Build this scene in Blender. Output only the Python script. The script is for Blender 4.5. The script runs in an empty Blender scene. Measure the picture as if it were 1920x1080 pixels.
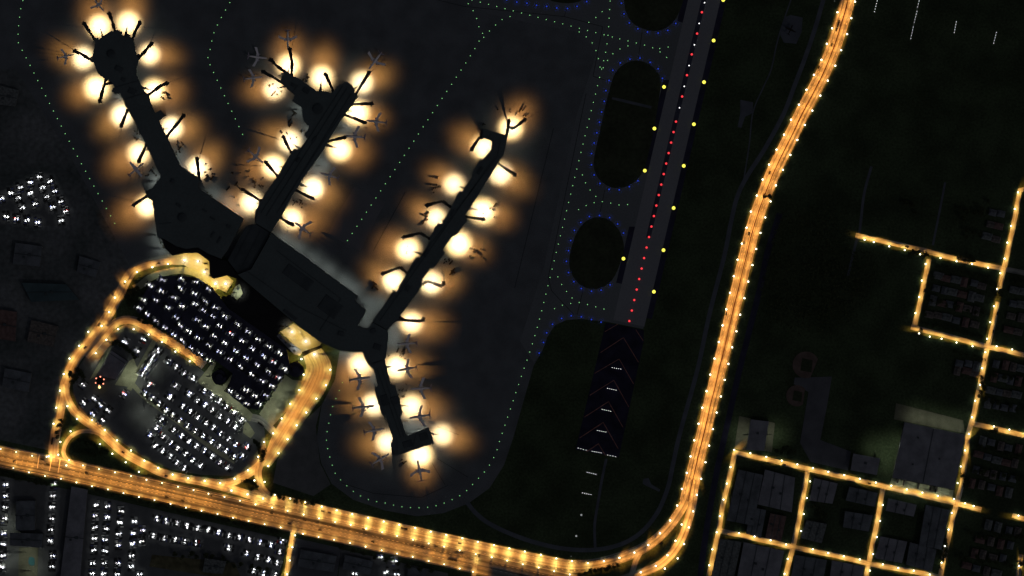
import bpy, math, random
from mathutils import Vector
random.seed(7)
R = random.Random(11)
SC = bpy.context.scene
COL = SC.collection
S = 0.8                                    # metres per photo pixel
def P(x, y): return ((x - 960) * S, (540 - y) * S)

ORD = ("first second third fourth fifth sixth seventh eighth ninth tenth eleventh twelfth thirteenth fourteenth fifteenth sixteenth "
       "seventeenth eighteenth nineteenth").split()
TENS = {2: "twent", 3: "thirt", 4: "fort", 5: "fift", 6: "sixt", 7: "sevent", 8: "eight", 9: "ninet"}
def ordw(n):                               # 1 -> first
    if n < 20: return ORD[n - 1]
    if n >= 100:
        return "hundredth" if n == 100 else "hundred-and-" + ordw(n - 100)
    t, u = divmod(n, 10)
    return TENS[t] + "ieth" if u == 0 else TENS[t] + "y-" + ORD[u - 1]

# ------------------------------------------------------------------ materials
BRIGHT = {"aircraft_paint", "aircraft_wing", "engine_cowl", "tail_paint", "black_car", "silver_car", "white_car", "red_car", "blue_car", "lane_paint", "leaf", "bark"}
def new_mat(name):
    m = bpy.data.materials.new(name); m.use_nodes = True
    nt = m.node_tree; nt.nodes.clear()
    out = nt.nodes.new("ShaderNodeOutputMaterial")
    return m, nt, out
def mat(name, col, var=0.25, scale=0.08, col2=None, rough=0.9, detail=5, metal=0.0, fine=0.0, fscale=1.2):
    """Matt surface whose own colour wanders between two tones in soft patches, with fine speckle."""
    if name not in BRIGHT: col = tuple(c * .6 for c in col); col2 = col2 and tuple(c * .6 for c in col2)
    m, nt, out = new_mat(name)
    b = nt.nodes.new("ShaderNodeBsdfPrincipled"); b.inputs["Roughness"].default_value = rough
    b.inputs["Specular IOR Level"].default_value = 0.0 if rough > 0.85 else 0.3
    b.inputs["Metallic"].default_value = metal
    tc = nt.nodes.new("ShaderNodeTexCoord")
    n = nt.nodes.new("ShaderNodeTexNoise"); n.inputs["Scale"].default_value = scale; n.inputs["Detail"].default_value = detail
    nt.links.new(tc.outputs["Object"], n.inputs["Vector"])
    r = nt.nodes.new("ShaderNodeValToRGB"); r.color_ramp.elements[0].position = .35; r.color_ramp.elements[1].position = .65
    c2 = col2 or tuple(min(1, c * (1 + var)) for c in col)
    c1 = col if col2 else tuple(c * (1 - var) for c in col)
    r.color_ramp.elements[0].color = (*c1, 1); r.color_ramp.elements[1].color = (*c2, 1)
    nt.links.new(n.outputs["Fac"], r.inputs["Fac"]); src = r.outputs["Color"]
    if fine:
        n2 = nt.nodes.new("ShaderNodeTexNoise"); n2.inputs["Scale"].default_value = fscale; n2.inputs["Detail"].default_value = 3
        nt.links.new(tc.outputs["Object"], n2.inputs["Vector"])
        mr = nt.nodes.new("ShaderNodeMapRange"); mr.inputs[1].default_value = .3; mr.inputs[2].default_value = .7
        mr.inputs[3].default_value = 1 - fine; mr.inputs[4].default_value = 1 + fine
        nt.links.new(n2.outputs["Fac"], mr.inputs[0])
        mx = nt.nodes.new("ShaderNodeVectorMath"); mx.operation = 'SCALE'
        nt.links.new(src, mx.inputs[0]); nt.links.new(mr.outputs[0], mx.inputs["Scale"]); src = mx.outputs[0]
    nt.links.new(src, b.inputs["Base Color"]); nt.links.new(b.outputs[0], out.inputs[0])
    return m
def glow(name, col, s):
    m, nt, out = new_mat(name)
    e = nt.nodes.new("ShaderNodeEmission"); e.inputs[0].default_value = (*col, 1); e.inputs[1].default_value = s
    nt.links.new(e.outputs[0], out.inputs[0]); m.cycles.emission_sampling = 'NONE'
    return m
def road_mat(name, dark, light, across=1.3, along=.012, lanes=None):
    """Asphalt worn in long streaks along its lanes (UV: x = metres along, y = metres across)."""
    m, nt, out = new_mat(name)
    b = nt.nodes.new("ShaderNodeBsdfPrincipled"); b.inputs["Roughness"].default_value = .95; b.inputs["Specular IOR Level"].default_value = 0
    uv = nt.nodes.new("ShaderNodeUVMap")
    mp = nt.nodes.new("ShaderNodeMapping"); mp.inputs["Scale"].default_value = (along, across, 1)
    nt.links.new(uv.outputs[0], mp.inputs[0])
    n = nt.nodes.new("ShaderNodeTexNoise"); n.inputs["Scale"].default_value = 1; n.inputs["Detail"].default_value = 4
    nt.links.new(mp.outputs[0], n.inputs[0])
    r = nt.nodes.new("ShaderNodeValToRGB"); r.color_ramp.elements[0].position = .36; r.color_ramp.elements[1].position = .62
    r.color_ramp.elements[0].color = (dark, dark, dark, 1); r.color_ramp.elements[1].color = (light, light, light, 1)
    nt.links.new(n.outputs[0], r.inputs[0]); src = r.outputs[0]
    n2 = nt.nodes.new("ShaderNodeTexNoise"); n2.inputs["Scale"].default_value = .25; n2.inputs["Detail"].default_value = 6
    nt.links.new(uv.outputs[0], n2.inputs[0])
    mr = nt.nodes.new("ShaderNodeMapRange"); mr.inputs[1].default_value = .3; mr.inputs[2].default_value = .7; mr.inputs[3].default_value = .88; mr.inputs[4].default_value = 1.08
    nt.links.new(n2.outputs[0], mr.inputs[0])
    mx = nt.nodes.new("ShaderNodeVectorMath"); mx.operation = 'SCALE'
    nt.links.new(src, mx.inputs[0]); nt.links.new(mr.outputs[0], mx.inputs["Scale"])
    nt.links.new(mx.outputs[0], b.inputs["Base Color"]); nt.links.new(b.outputs[0], out.inputs[0])
    return m

M = dict(
    grass=mat("grass", (.058, .080, .047), .25, .02, fine=.28, fscale=.3),
    islandgrass=mat("island_grass", (.056, .066, .044), .2, .03, fine=.2, fscale=.2),
    land=mat("bare_land", (.10, .115, .125), .35, .015, col2=(.19, .20, .225), fine=.25, fscale=.15),
    apron=mat("apron_concrete", (.155, .168, .198), .14, .03, fine=.22, fscale=.8),
    taxi=mat("taxiway_asphalt", (.185, .20, .235), .08, .01, fine=.1, fscale=.4),
    slab=mat("older_slab", (.185, .19, .225), .08, .02, fine=.1),
    runway=mat("runway_asphalt", (.265, .275, .325), .05, .01, fine=.06, fscale=.3),
    rubber=mat("runway_rubber", (.070, .075, .12), .25, .03, fine=.2),
    shoulder=mat("runway_shoulder", (.045, .045, .085), .2, .05),
    overrun=mat("overrun_asphalt", (.032, .030, .062), .3, .05),
    chevron=mat("faded_paint", (.44, .21, .18), .3, .2),
    joint=mat("joint_sealant", (.055, .06, .07), .2, .2),
    path=mat("perimeter_asphalt", (.125, .138, .18), .15, .05),
    lot=mat("lot_asphalt", (.155, .162, .18), .12, .06, fine=.15),
    yard=mat("yard_asphalt", (.13, .135, .165), .12, .05, fine=.12),
    dusk=mat("olive_dim_concrete", (.17, .17, .135), .15, .08, fine=.15),  # dimmer copy of the olive concrete, weaker lamp light put into its colour
    olive=mat("olive_lit_concrete", (.36, .37, .27), .15, .08, fine=.15),  # greenish lamp light on lanes and plazas is put into this colour
    roof=mat("membrane_roof", (.125, .150, .165), .06, .04, fine=.08, fscale=.3),
    roofdark=mat("tar_roof", (.085, .10, .115), .15, .06),
    nearblk=mat("near_black", (.03, .03, .035), .1, .05),  # near-black tops; also paints the shade between garage and hall
    roofgrey=mat("metal_roof", (.245, .25, .305), .2, .07, fine=.15),
    roofblue=mat("slate_roof", (.155, .17, .205), .25, .09, fine=.2),
    roofred=mat("red_roof", (.19, .125, .125), .25, .2),
    roofteal=mat("teal_roof", (.085, .125, .15), .15, .06),
    housea=mat("brown_shingle", (.17, .15, .15), .3, .3),
    houseb=mat("grey_shingle", (.17, .185, .20), .3, .3),
    wall=mat("concrete_wall", (.16, .165, .17), .15, .2),
    deck=mat("garage_deck", (.058, .058, .095), .25, .05, fine=.2),
    bridge=mat("dark_bridge_panel", (.055, .06, .065), .1, .3),
    steel=mat("galvanised_steel", (.10, .10, .11), .15, .5, rough=.6),
    white=mat("aircraft_paint", (.80, .74, .80), .06, .2, rough=.6),
    wing=mat("aircraft_wing", (.70, .66, .74), .06, .2, rough=.6),
    engine=mat("engine_cowl", (.36, .34, .46), .1, .3, rough=.6),
    tail=mat("tail_paint", (.30, .26, .34), .15, .3, rough=.6),
    cart=mat("dark_cart", (.035, .032, .03), .2, .5),
    leaf=mat("leaf", (.022, .030, .016), .5, .25, col2=(.055, .065, .035)),
    bark=mat("bark", (.06, .045, .035), .2, .5),
    clay=mat("infield_clay", (.155, .115, .11), .2, .08),
    pool=mat("pool_water", (.07, .20, .24), .1, .2),
    barrier=mat("median_barrier", (.07, .028, .016), .2, .4),
    line=mat("lane_paint", (.55, .53, .48), .15, .4),
    road=road_mat("road_asphalt", .14, .235, .35, .012),
    highway=road_mat("highway_asphalt", .085, .26, .26, .004),
    boulevard=road_mat("boulevard_asphalt", .040, .21, .20, .002),
    street=road_mat("street_asphalt", .16, .25, .5, .03),
    carblack=mat("black_car", (.012, .012, .014), .1, .5, rough=.5),
    cargrey=mat("silver_car", (.30, .31, .33), .1, .5, rough=.5),
    carwhite=mat("white_car", (.62, .62, .62), .05, .5, rough=.5),
    carred=mat("red_car", (.35, .03, .03), .1, .5, rough=.5),
    carblue=mat("blue_car", (.05, .06, .16), .1, .5, rough=.5),
    g_green=glow("green_lens", (.36, 1, .36), 1.25),
    g_blue=glow("blue_lens", (.035, .09, .95), .5),
    g_yellow=glow("yellow_lens", (1, .92, .10), 1.5),
    g_red=glow("red_lens", (1, .05, .065), 1.15),
    g_white=glow("white_lens", (1, 1, 1), 3.2),
    g_dim=glow("dim_lens", (.8, .85, .85), .32),
    g_lamp=glow("lamp_globe", (1, .97, .90), 5.0),
    g_tower=glow("obstruction_lamp", (1, .28, .16), 3.0),
    g_beacon=glow("beacon_lamp", (1, .75, .25), 3.0),
)

# ------------------------------------------------------------------ mesh tools
class MB:
    def __init__(s): s.v = []; s.f = []; s.mi = []; s.uv = []; s.m = 0
    def face(s, pts, uv=None):
        i = len(s.v); s.v += [tuple(p) for p in pts]; s.f.append(tuple(range(i, i + len(pts)))); s.mi.append(s.m)
        s.uv += uv or [(0, 0)] * len(pts)
    def prism(s, poly, z0, z1, top=True, side=True, bottom=False):
        a = sum(poly[i][0] * poly[(i + 1) % len(poly)][1] - poly[(i + 1) % len(poly)][0] * poly[i][1] for i in range(len(poly)))
        if a < 0: poly = poly[::-1]
        if top: s.face([(x, y, z1) for x, y in poly])
        if bottom: s.face([(x, y, z0) for x, y in poly[::-1]])
        if side:
            for i in range(len(poly)):
                (x0, y0), (x1, y1) = poly[i], poly[(i + 1) % len(poly)]
                s.face([(x0, y0, z0), (x1, y1, z0), (x1, y1, z1), (x0, y0, z1)])
    def box(s, c, d, rz=0, taper=1.0, bottom=True):
        cs, sn = math.cos(rz), math.sin(rz)
        def q(x, y): return (c[0] + x * cs - y * sn, c[1] + x * sn + y * cs)
        x, y, z = d[0] / 2, d[1] / 2, d[2] / 2
        lo = [q(-x, -y), q(x, -y), q(x, y), q(-x, y)]; hi = [q(-x * taper, -y * taper), q(x * taper, -y * taper), q(x * taper, y * taper), q(-x * taper, y * taper)]
        a, b = c[2] - z, c[2] + z
        s.face([(*p, b) for p in hi])
        if bottom: s.face([(*p, a) for p in lo[::-1]])
        for i in range(4):
            j = (i + 1) % 4; s.face([(*lo[i], a), (*lo[j], a), (*hi[j], b), (*hi[i], b)])
    def lathe(s, prof, n=8, c=(0, 0), axis='z', flat=1.0):
        rings = []
        for r, h in prof:
            ring = []
            for k in range(n):
                t = 2 * math.pi * (k + .5) / n; a, b = r * math.cos(t), r * math.sin(t)
                ring.append((c[0] + a, c[1] + b, h) if axis == 'z' else (h, c[0] + a, c[1] + b * flat))
            rings.append(ring)
        for i in range(len(rings) - 1):
            for k in range(n):
                l = (k + 1) % n; s.face([rings[i][k], rings[i][l], rings[i + 1][l], rings[i + 1][k]])
        s.face(rings[-1]); s.face(rings[0][::-1])
    def build(s, name, mats, parent=None, smooth=False, uv=False):
        me = bpy.data.meshes.new(name); me.from_pydata(s.v, [], s.f)
        for m in (mats if isinstance(mats, (list, tuple)) else [mats]): me.materials.append(m)
        if s.mi and max(s.mi): me.polygons.foreach_set("material_index", s.mi)
        if uv:
            l = me.uv_layers.new(name="UVMap"); l.data.foreach_set("uv", [c for p in s.uv for c in p])
        if smooth: me.polygons.foreach_set("use_smooth", [True] * len(me.polygons))
        me.update()
        o = bpy.data.objects.new(name, me); COL.objects.link(o)
        if parent: o.parent = parent
        return o
def tag(o, label, cat, group=None, kind=None):
    o["label"] = label; o["category"] = cat
    if group: o["group"] = group
    if kind: o["kind"] = kind
    return o
def empty(name, loc=(0, 0, 0), rz=0):
    o = bpy.data.objects.new(name, None); COL.objects.link(o); o.location = loc; o.rotation_euler = (0, 0, rz); return o
KIDS = {}
def kids(o):
    if o.name not in KIDS: KIDS[o.name] = list(o.children)
    return KIDS[o.name]
def dup(o, loc, rz=0, scale=None):
    c = o.copy(); COL.objects.link(c); c.location = loc; c.rotation_euler = (0, 0, rz)
    if scale: c.scale = scale
    def rec(src, dst):
        for ch in kids(src):
            d = ch.copy(); COL.objects.link(d); d.parent = dst; rec(ch, d)
    rec(o, c)
    return c
class Proto:
    """First placing moves the built thing itself, later ones copy it."""
    def __init__(s, o): s.o = o; s.used = False
    def put(s, loc, rz=0, scale=None):
        if s.used: return dup(s.o, loc, rz, scale)
        s.used = True; kids(s.o)
        for k in kids(s.o): kids(k)
        s.o.location = loc; s.o.rotation_euler = (0, 0, rz)
        if scale: s.o.scale = scale
        return s.o

ZL = [0.0]
def zup(): ZL[0] += .005; return ZL[0]
def sheet(name, poly, m, label, cat, z=None, kind='structure', group=None):
    b = MB(); pts = [P(*p) for p in poly]
    a = sum(pts[i][0] * pts[(i + 1) % len(pts)][1] - pts[(i + 1) % len(pts)][0] * pts[i][1] for i in range(len(pts)))
    if a < 0: pts = pts[::-1]
    z = zup() if z is None else z
    b.face([(x, y, z) for x, y in pts])
    return tag(b.build(name, m), label, cat, group, kind)
def smooth_line(pts, step=6, closed=False):
    out = []; n = len(pts)
    for i in range(n if closed else n - 1):
        g = lambda k: pts[k % n] if closed else pts[max(0, min(n - 1, k))]
        p0, p1, p2, p3 = g(i - 1), g(i), g(i + 1), g(i + 2)
        L = math.dist(p1, p2); k = max(1, int(L / step))
        for j in range(k):
            t = j / k
            out.append(tuple(.5 * (2 * p1[a] + (p2[a] - p0[a]) * t + (2 * p0[a] - 5 * p1[a] + 4 * p2[a] - p3[a]) * t * t + (3 * p1[a] - p0[a] - 3 * p2[a] + p3[a]) * t ** 3) for a in range(2)))
    if not closed: out.append(pts[-1])
    return out
def along(pts, spacing, start=0.0, curve=True):
    """Points every SPACING px along a polyline."""
    pl = smooth_line(pts, 3) if curve else pts
    out = []; d = -start
    nxt = 0.0; acc = 0.0
    nxt = start
    for a, b in zip(pl, pl[1:]):
        L = math.dist(a, b)
        while nxt <= acc + L + 1e-6:
            t = (nxt - acc) / L if L else 0
            out.append((a[0] + (b[0] - a[0]) * t, a[1] + (b[1] - a[1]) * t)); nxt += spacing
        acc += L
    return out
def normals(pl):
    out = []
    for i in range(len(pl)):
        a, b = pl[max(0, i - 1)], pl[min(len(pl) - 1, i + 1)]
        dx, dy = b[0] - a[0], b[1] - a[1]; L = math.hypot(dx, dy) or 1
        out.append((-dy / L, dx / L))
    return out
def ribbon_mesh(pts, width, z, curve=True, off=0.0):
    pl = [P(*p) for p in (smooth_line(pts, 6) if curve else pts)]
    ns = normals(pl); n = len(pl); b = MB(); d = 0
    wf = width if callable(width) else (lambda t: width)
    for i in range(n - 1):
        L = math.dist(pl[i], pl[i + 1])
        q = []
        for k in (i, i + 1):
            w = wf(k / (n - 1)) * S / 2; o = off * S
            q.append(((pl[k][0] + ns[k][0] * (o - w), pl[k][1] + ns[k][1] * (o - w), z), (pl[k][0] + ns[k][0] * (o + w), pl[k][1] + ns[k][1] * (o + w), z), w))
        b.face([q[0][0], q[1][0], q[1][1], q[0][1]], [(d, -q[0][2]), (d + L, -q[1][2]), (d + L, q[1][2]), (d, q[0][2])])
        d += L
    return b
ROADS = []
def ribbon(name, pts, width, m, label, cat, curve=True, road=True, kind='structure', off=0.0):
    o = ribbon_mesh(pts, width, zup(), curve, off).build(name, m, uv=True)
    if road: ROADS.append([P(*p) for p in (smooth_line(pts, 3) if curve else along(pts, 2, 0, False))])
    return tag(o, label, cat, None, kind)

# ------------------------------------------------------------------ lamp photometry
class X:
    nt = None
    def __init__(s, sock): s.s = sock
    @staticmethod
    def op(o, *a):
        n = X.nt.nodes.new("ShaderNodeMath"); n.operation = o
        for i, v in enumerate(a):
            if isinstance(v, X): X.nt.links.new(v.s, n.inputs[i])
            else: n.inputs[i].default_value = v
        return X(n.outputs[0])
    def __add__(s, o): return X.op('ADD', s, o)
    __radd__ = __add__
    def __mul__(s, o): return X.op('MULTIPLY', s, o)
    __rmul__ = __mul__
    def __sub__(s, o): return X.op('SUBTRACT', s, o)
    def __rsub__(s, o): return X.op('SUBTRACT', o, s)
    def __truediv__(s, o): return X.op('DIVIDE', s, o)
def sq(a): return a * a
def gauss(r2): return X.op('POWER', math.e, r2 * -1.0)
def fall(r):                               # smooth 1 -> 0 over r in 0..1
    t = X.op('MINIMUM', X.op('MAXIMUM', 1.0 - r, 0.0), 1.0)
    return t * t * (3.0 - 2.0 * t)
def ramp(v, a, b):                         # smooth 0 -> 1 from a to b
    t = X.op('MINIMUM', X.op('MAXIMUM', (v - a) / (b - a), 0.0), 1.0)
    return t * t * (3.0 - 2.0 * t)
def lamp_data(name, h, fn, reach, gain=1.0):
    """A luminaire with its own light distribution: FN(u, v) -> [(colour, expression)], the light it lays on level ground h metres below,
    u, v in photo pixels ahead of and across the fitting."""
    l = bpy.data.lights.new(name, 'SPOT'); l.spot_size = 2 * math.atan(reach * S / h); l.spot_blend = 0; l.shadow_soft_size = 0; l.energy = 4 * math.pi ** 2 * gain * 1.6
    l.use_nodes = True; nt = l.node_tree; X.nt = nt
    em = [n for n in nt.nodes if n.type == 'EMISSION'][0]
    tc = nt.nodes.new("ShaderNodeTexCoord"); sp = nt.nodes.new("ShaderNodeSeparateXYZ"); nt.links.new(tc.outputs['Normal'], sp.inputs[0])
    x, y, z = [X(o) for o in sp.outputs]
    c = X.op('MAXIMUM', z * -1.0, .015)
    down = X.op('GREATER_THAN', z * -1.0, .015)
    k = h / S
    u, v = x / c * k, y / c * k
    tot = None
    for col, e in fn(u, v):
        n = nt.nodes.new("ShaderNodeVectorMath"); n.operation = 'SCALE'; n.inputs[0].default_value = col
        nt.links.new(e.s, n.inputs["Scale"])
        if tot is None: tot = n.outputs[0]
        else:
            a = nt.nodes.new("ShaderNodeVectorMath"); a.operation = 'ADD'; nt.links.new(tot, a.inputs[0]); nt.links.new(n.outputs[0], a.inputs[1]); tot = a.outputs[0]
    nt.links.new(tot, em.inputs[0])
    wt = WEIGHT.get(name, 20.0); l.energy *= wt          # share of the sampling this fitting deserves; divided out again here
    st = down * (h * h / wt) / (c * c * c)
    nt.links.new(st.s, em.inputs[1])
    return l
SODIUM = (1, .375, .055); WARM = (1, .66, .15)
FH = 4.0
WEIGHT = dict(apron_flood=160.0, apron_flood_wide=180.0, apron_flood_narrow=130.0, wall_wash=8.0, yard_wash=22.0, highway_luminaire=220.0, twin_luminaire=260.0, boulevard_luminaire=170.0,
              loop_luminaire=280.0, forecourt_luminaire=260.0, street_luminaire=190.0, twin_head_luminaire=240.0, runway_fitting=2.0)
def flood_fn(core=1.0, hl=52.0, hw=44.0, off=27.0, skew=0.0, rad=40.0, tint=0.0):
    def fn(u, v):
        rc = X.op('SQRT', sq(u - 6.0) + sq(v))
        rh = X.op('SQRT', sq((u - off) / hl) + sq((v - u * skew) / hw))
        w = gauss((sq(u) + sq(v)) / 1500.0)
        return [((1, .61 + tint, .18 + tint), fall((rc - 10.0) / (rad - 13.0)) * fall((rc - 10.0) / (rad - 13.0)) * (13.0 * core)), ((.85, .92, 1.0), gauss(sq(rc / 13.0)) * (4.5 * core)), ((1, .39 + tint * .3, .07), gauss(sq(rh * 1.5)) * fall(rh / 1.5) * 2.8), ((.95, 1, .70), w * .20)]
    return fn
L = dict(
    wash=lamp_data("wall_wash", FH, lambda u, v: [((.95, 1, .78), gauss((sq(u - 2.0) + sq(v)) / 260.0) * .5)], 34),
    yardwash=lamp_data("yard_wash", 8, lambda u, v: [((.95, 1, .75), gauss((sq(u - 3.0) + sq(v)) / 500.0) * .26)], 45),
    highway=lamp_data("highway_luminaire", 9, lambda u, v: [
        (SODIUM, gauss(sq(v / 15.0)) * ramp(u, -4.0, 1.5) * (1.0 - ramp(u, 8.0, 27.0)) * 2.6),
        (WARM, gauss((sq(u - 2.0) / 40.0 + sq(v) / 14.0)) * 1.1), ((.8, 1, .85), gauss((sq(u) + sq(v)) / 60.0) * .09)], 42),
    double=lamp_data("twin_luminaire", 9, lambda u, v: [
        ((1, .74, .17), gauss(sq(v / 6.5)) * ramp(u, -6.0, 1.0) * (1.0 - ramp(u, 12.0, 27.0)) * 1.5),
        (SODIUM, gauss(sq(v / 15.0)) * ramp(u, -22.0, -3.0) * (1.0 - ramp(u, 8.0, 27.0)) * .95),
        (WARM, gauss((sq(u) + sq(v)) / 16.0) * 2.2)], 44),
    boulevard=lamp_data("boulevard_luminaire", 9, lambda u, v: [
        (SODIUM, gauss(sq(v / 16.0)) * ramp(u, -6.0, 2.0) * (1.0 - ramp(u, 12.0, 40.0)) * 1.3),
        (WARM, gauss((sq(u - 1.5) + sq(v)) / 22.0) * 1.7)], 52),
    loop=lamp_data("loop_luminaire", 9, lambda u, v: [
        (SODIUM, gauss(sq(v / 16.0)) * ramp(u, -4.0, 1.5) * (1.0 - ramp(u, 8.0, 20.0)) * 2.15),
        ((1, .86, .19), gauss((sq(u - 3.0) + sq(v)) / 45.0) * 2.0), ((.8, 1, .85), gauss((sq(u) + sq(v)) / 60.0) * .09)], 42),
    loopmid=lamp_data("loop_luminaire", 9, lambda u, v: [
        (SODIUM, gauss(sq(v / 12.0)) * (1.0 - ramp(X.op('ABSOLUTE', u), 7.0, 14.0)) * 2.0), ((1, .86, .19), gauss((sq(u) + sq(v)) / 45.0) * 1.6)], 42),
    wideloop=lamp_data("loop_luminaire", 9, lambda u, v: [
        (SODIUM, gauss(sq(v / 19.0)) * ramp(u, -4.0, 1.5) * (1.0 - ramp(u, 14.0, 38.0)) * 1.15), ((1, .86, .19), gauss((sq(u - 3.0) + sq(v)) / 60.0) * 1.7)], 52),
    bar=lamp_data("twin_luminaire", 9, lambda u, v: [
        ((1, .74, .17), gauss(sq(v / 6.5)) * ramp(u, -3.0, 1.5) * (1.0 - ramp(u, 12.0, 25.0)) * 1.5), (SODIUM, gauss(sq(v / 15.0)) * ramp(u, -3.0, 1.5) * (1.0 - ramp(u, 12.0, 27.0)) * 1.5),
        (WARM, gauss((sq(u - 1.5) + sq(v)) / 14.0) * 2.0)], 44),
    forecourt=lamp_data("forecourt_luminaire", 9, lambda u, v: [
        ((1, .62, .11), gauss((sq(u) + sq(v)) / 480.0) * 1.8), ((1, .9, .7), gauss((sq(u) + sq(v)) / 30.0) * 2.4)], 50),
    street=lamp_data("street_luminaire", 8, lambda u, v: [
        ((1, .45, .07), gauss(sq(v / 17.0)) * ramp(u, -3.0, 2.0) * (1.0 - ramp(u, 7.0, 12.0)) * 2.1),
        ((1, .88, .20), gauss((sq(u - 3.0) + sq(v)) / 26.0) * 1.4), ((.8, 1, .85), gauss((sq(u) + sq(v)) / 70.0) * .12)], 40),
)
NFL = 9
for i_ in range(NFL):                      # nine differently aimed and worn floodlights
    L[f'flood{i_}'] = lamp_data("apron_flood", FH, flood_fn(R.uniform(.8, 1.35), R.uniform(50, 61), R.uniform(37, 45), R.uniform(22, 30), R.uniform(-.25, .25), R.uniform(34, 41), R.uniform(-.03, .06)), 100)
def bow(h, halo, reach, tone=(1, 1, .95)):
    def fn(u, v):
        r = X.op('SQRT', sq(u) + sq(v)) + .001
        c = ramp(X.op('ABSOLUTE', u) / r, .52, .90)
        lobe = gauss(sq((r - 2.8) / 1.75)) * c * 13.0
        return [(tone, lobe), ((1, 1, .92), gauss(sq(r / 11.0)) * halo)]
    return lamp_data("twin_head_luminaire", h, fn, reach)
L['lot'] = bow(7.5, .085, 16); L['deck'] = bow(7.5, .06, 9, (1, 1, .78))
def spotpool(col, sig, e): return lamp_data("runway_fitting", 1.2, lambda u, v: [(col, gauss((sq(u) + sq(v)) / (sig * sig)) * e)], 3 * sig)
L['y'] = spotpool((1, .95, .12), 3.4, 4.0); L['r'] = spotpool((1, .12, .14), 2.4, .35); L['b'] = spotpool((.05, .12, 1), 3.2, .42)
def bulb(kind, parent, z):
    o = bpy.data.objects.new("bulb", L[kind]); COL.objects.link(o); o.parent = parent; o.location = (0, 0, z); return o

# ------------------------------------------------------------------ ground
sheet("ground", [(-2000, -2000), (4000, -2000), (4000, 3000), (-2000, 3000)], M['grass'], "dark night grassland round the airport and town", "ground", 0)
sheet("land", [(-400, -300), (60, -300), (30, 130), (130, 290), (245, 500), (200, 600), (120, 700), (95, 845), (-400, 740)], M['land'],
      "dim bare industrial land west of the apron", "land")
sheet("apron", [(-400, -300), (1422, -300), (1352, -10), (1206, 617), (1136, 603), (1090, 598), (1062, 600), (1040, 610), (1026, 632), (1018, 655), (1001, 685), (985, 740), (962, 822),
                (945, 872), (918, 915), (878, 944), (832, 962), (782, 968), (722, 957), (662, 937), (622, 907), (602, 868), (594, 820), (603, 760), (628, 712), (640, 640), (420, 480),
                (320, 480), (245, 500), (130, 290), (30, 130), (-400, 130)], M['apron'], "dark concrete airport apron between terminal and runway", "apron")
sheet("taxiway", [(875, -300), (1422, -300), (1352, -10), (1206, 617), (1136, 603), (1090, 598), (1062, 600), (1040, 610), (1026, 632), (1018, 655), (1001, 680), (975, 640), (1020, 500), (1080, 220),
                  (1118, 100), (1090, 62), (960, 36), (915, 25), (885, 10)], M['taxi'], "dark asphalt taxiway beside the runway", "taxiway")
sheet("apron_slab", [(637, 395), (665, 350), (722, 380), (690, 440), (676, 470), (615, 440)], M['slab'], "slightly paler concrete slab between the two eastern concourses", "apron")
# runway and overrun
def rl(x0, x1, y0=-300, y1=None):          # a strip that follows the runway's slant
    pts = []
    for y in (y0, y1 if y1 is not None else 600): pts.append(y)
    return [(x0 - .2333 * y0, y0), (x1 - .2333 * y0, y0), (x1 - .2333 * (pts[1] + (x1 - x0) * .205), pts[1] + (x1 - x0) * .205), (x0 - .2333 * pts[1], pts[1])]
sheet("runway", rl(1290, 1351), M['runway'], "long straight grey runway with red and white centre lights", "runway")
sheet("runway_rubber", rl(1315, 1324, -300, 445), M['rubber'], "black rubber-streaked strip down the middle of the runway", "runway")
sheet("runway_shoulder", rl(1351, 1362, -300, 596), M['shoulder'], "dark shoulder along the runway's grass side", "shoulder")
for (a, b, t) in ((-300, 40, "beside the topmost grass island"), (150, 318, "beside the long grass island"), (425, 530, "beside the short grass island")):
    sheet("runway_shoulder", rl(1279, 1290, a, b), M['shoulder'], "dark runway shoulder " + t, "shoulder")
sheet("overrun", [(1136, 605), (1207, 619), (1207, 640), (1160, 858), (1079, 843)], M['overrun'], "black overrun pad beyond the runway end", "overrun")
zc = zup(); b = MB()
for (ap, l, r) in (((1169, 633), (1126, 661), (1197, 679)), ((1161, 673), (1115, 700), (1188, 720)), ((1151, 713), (1106, 741), (1179, 763)),
                   ((1141, 753), (1096, 782), (1168, 801)), ((1131, 792), (1087, 821), (1159, 841)), ((1122, 832), (1100, 847), (1136, 855)), ((1158, 608), (1134, 622), (1158.6, 608.4)), ((1192, 618), (1206, 639), (1192.4, 618))):
    for e in (l, r):
        a, c = Vector(P(*ap)), Vector(P(*e)); d = (c - a).normalized(); n = Vector((-d.y, d.x)) * .42
        b.face([(*(a - n), zc), (*(c - n), zc), (*(c + n), zc), (*(a + n), zc)])
tag(b.build("chevron_marking", M['chevron']), "faded reddish chevron lines painted on the black overrun", "marking", None, 'structure')
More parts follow.
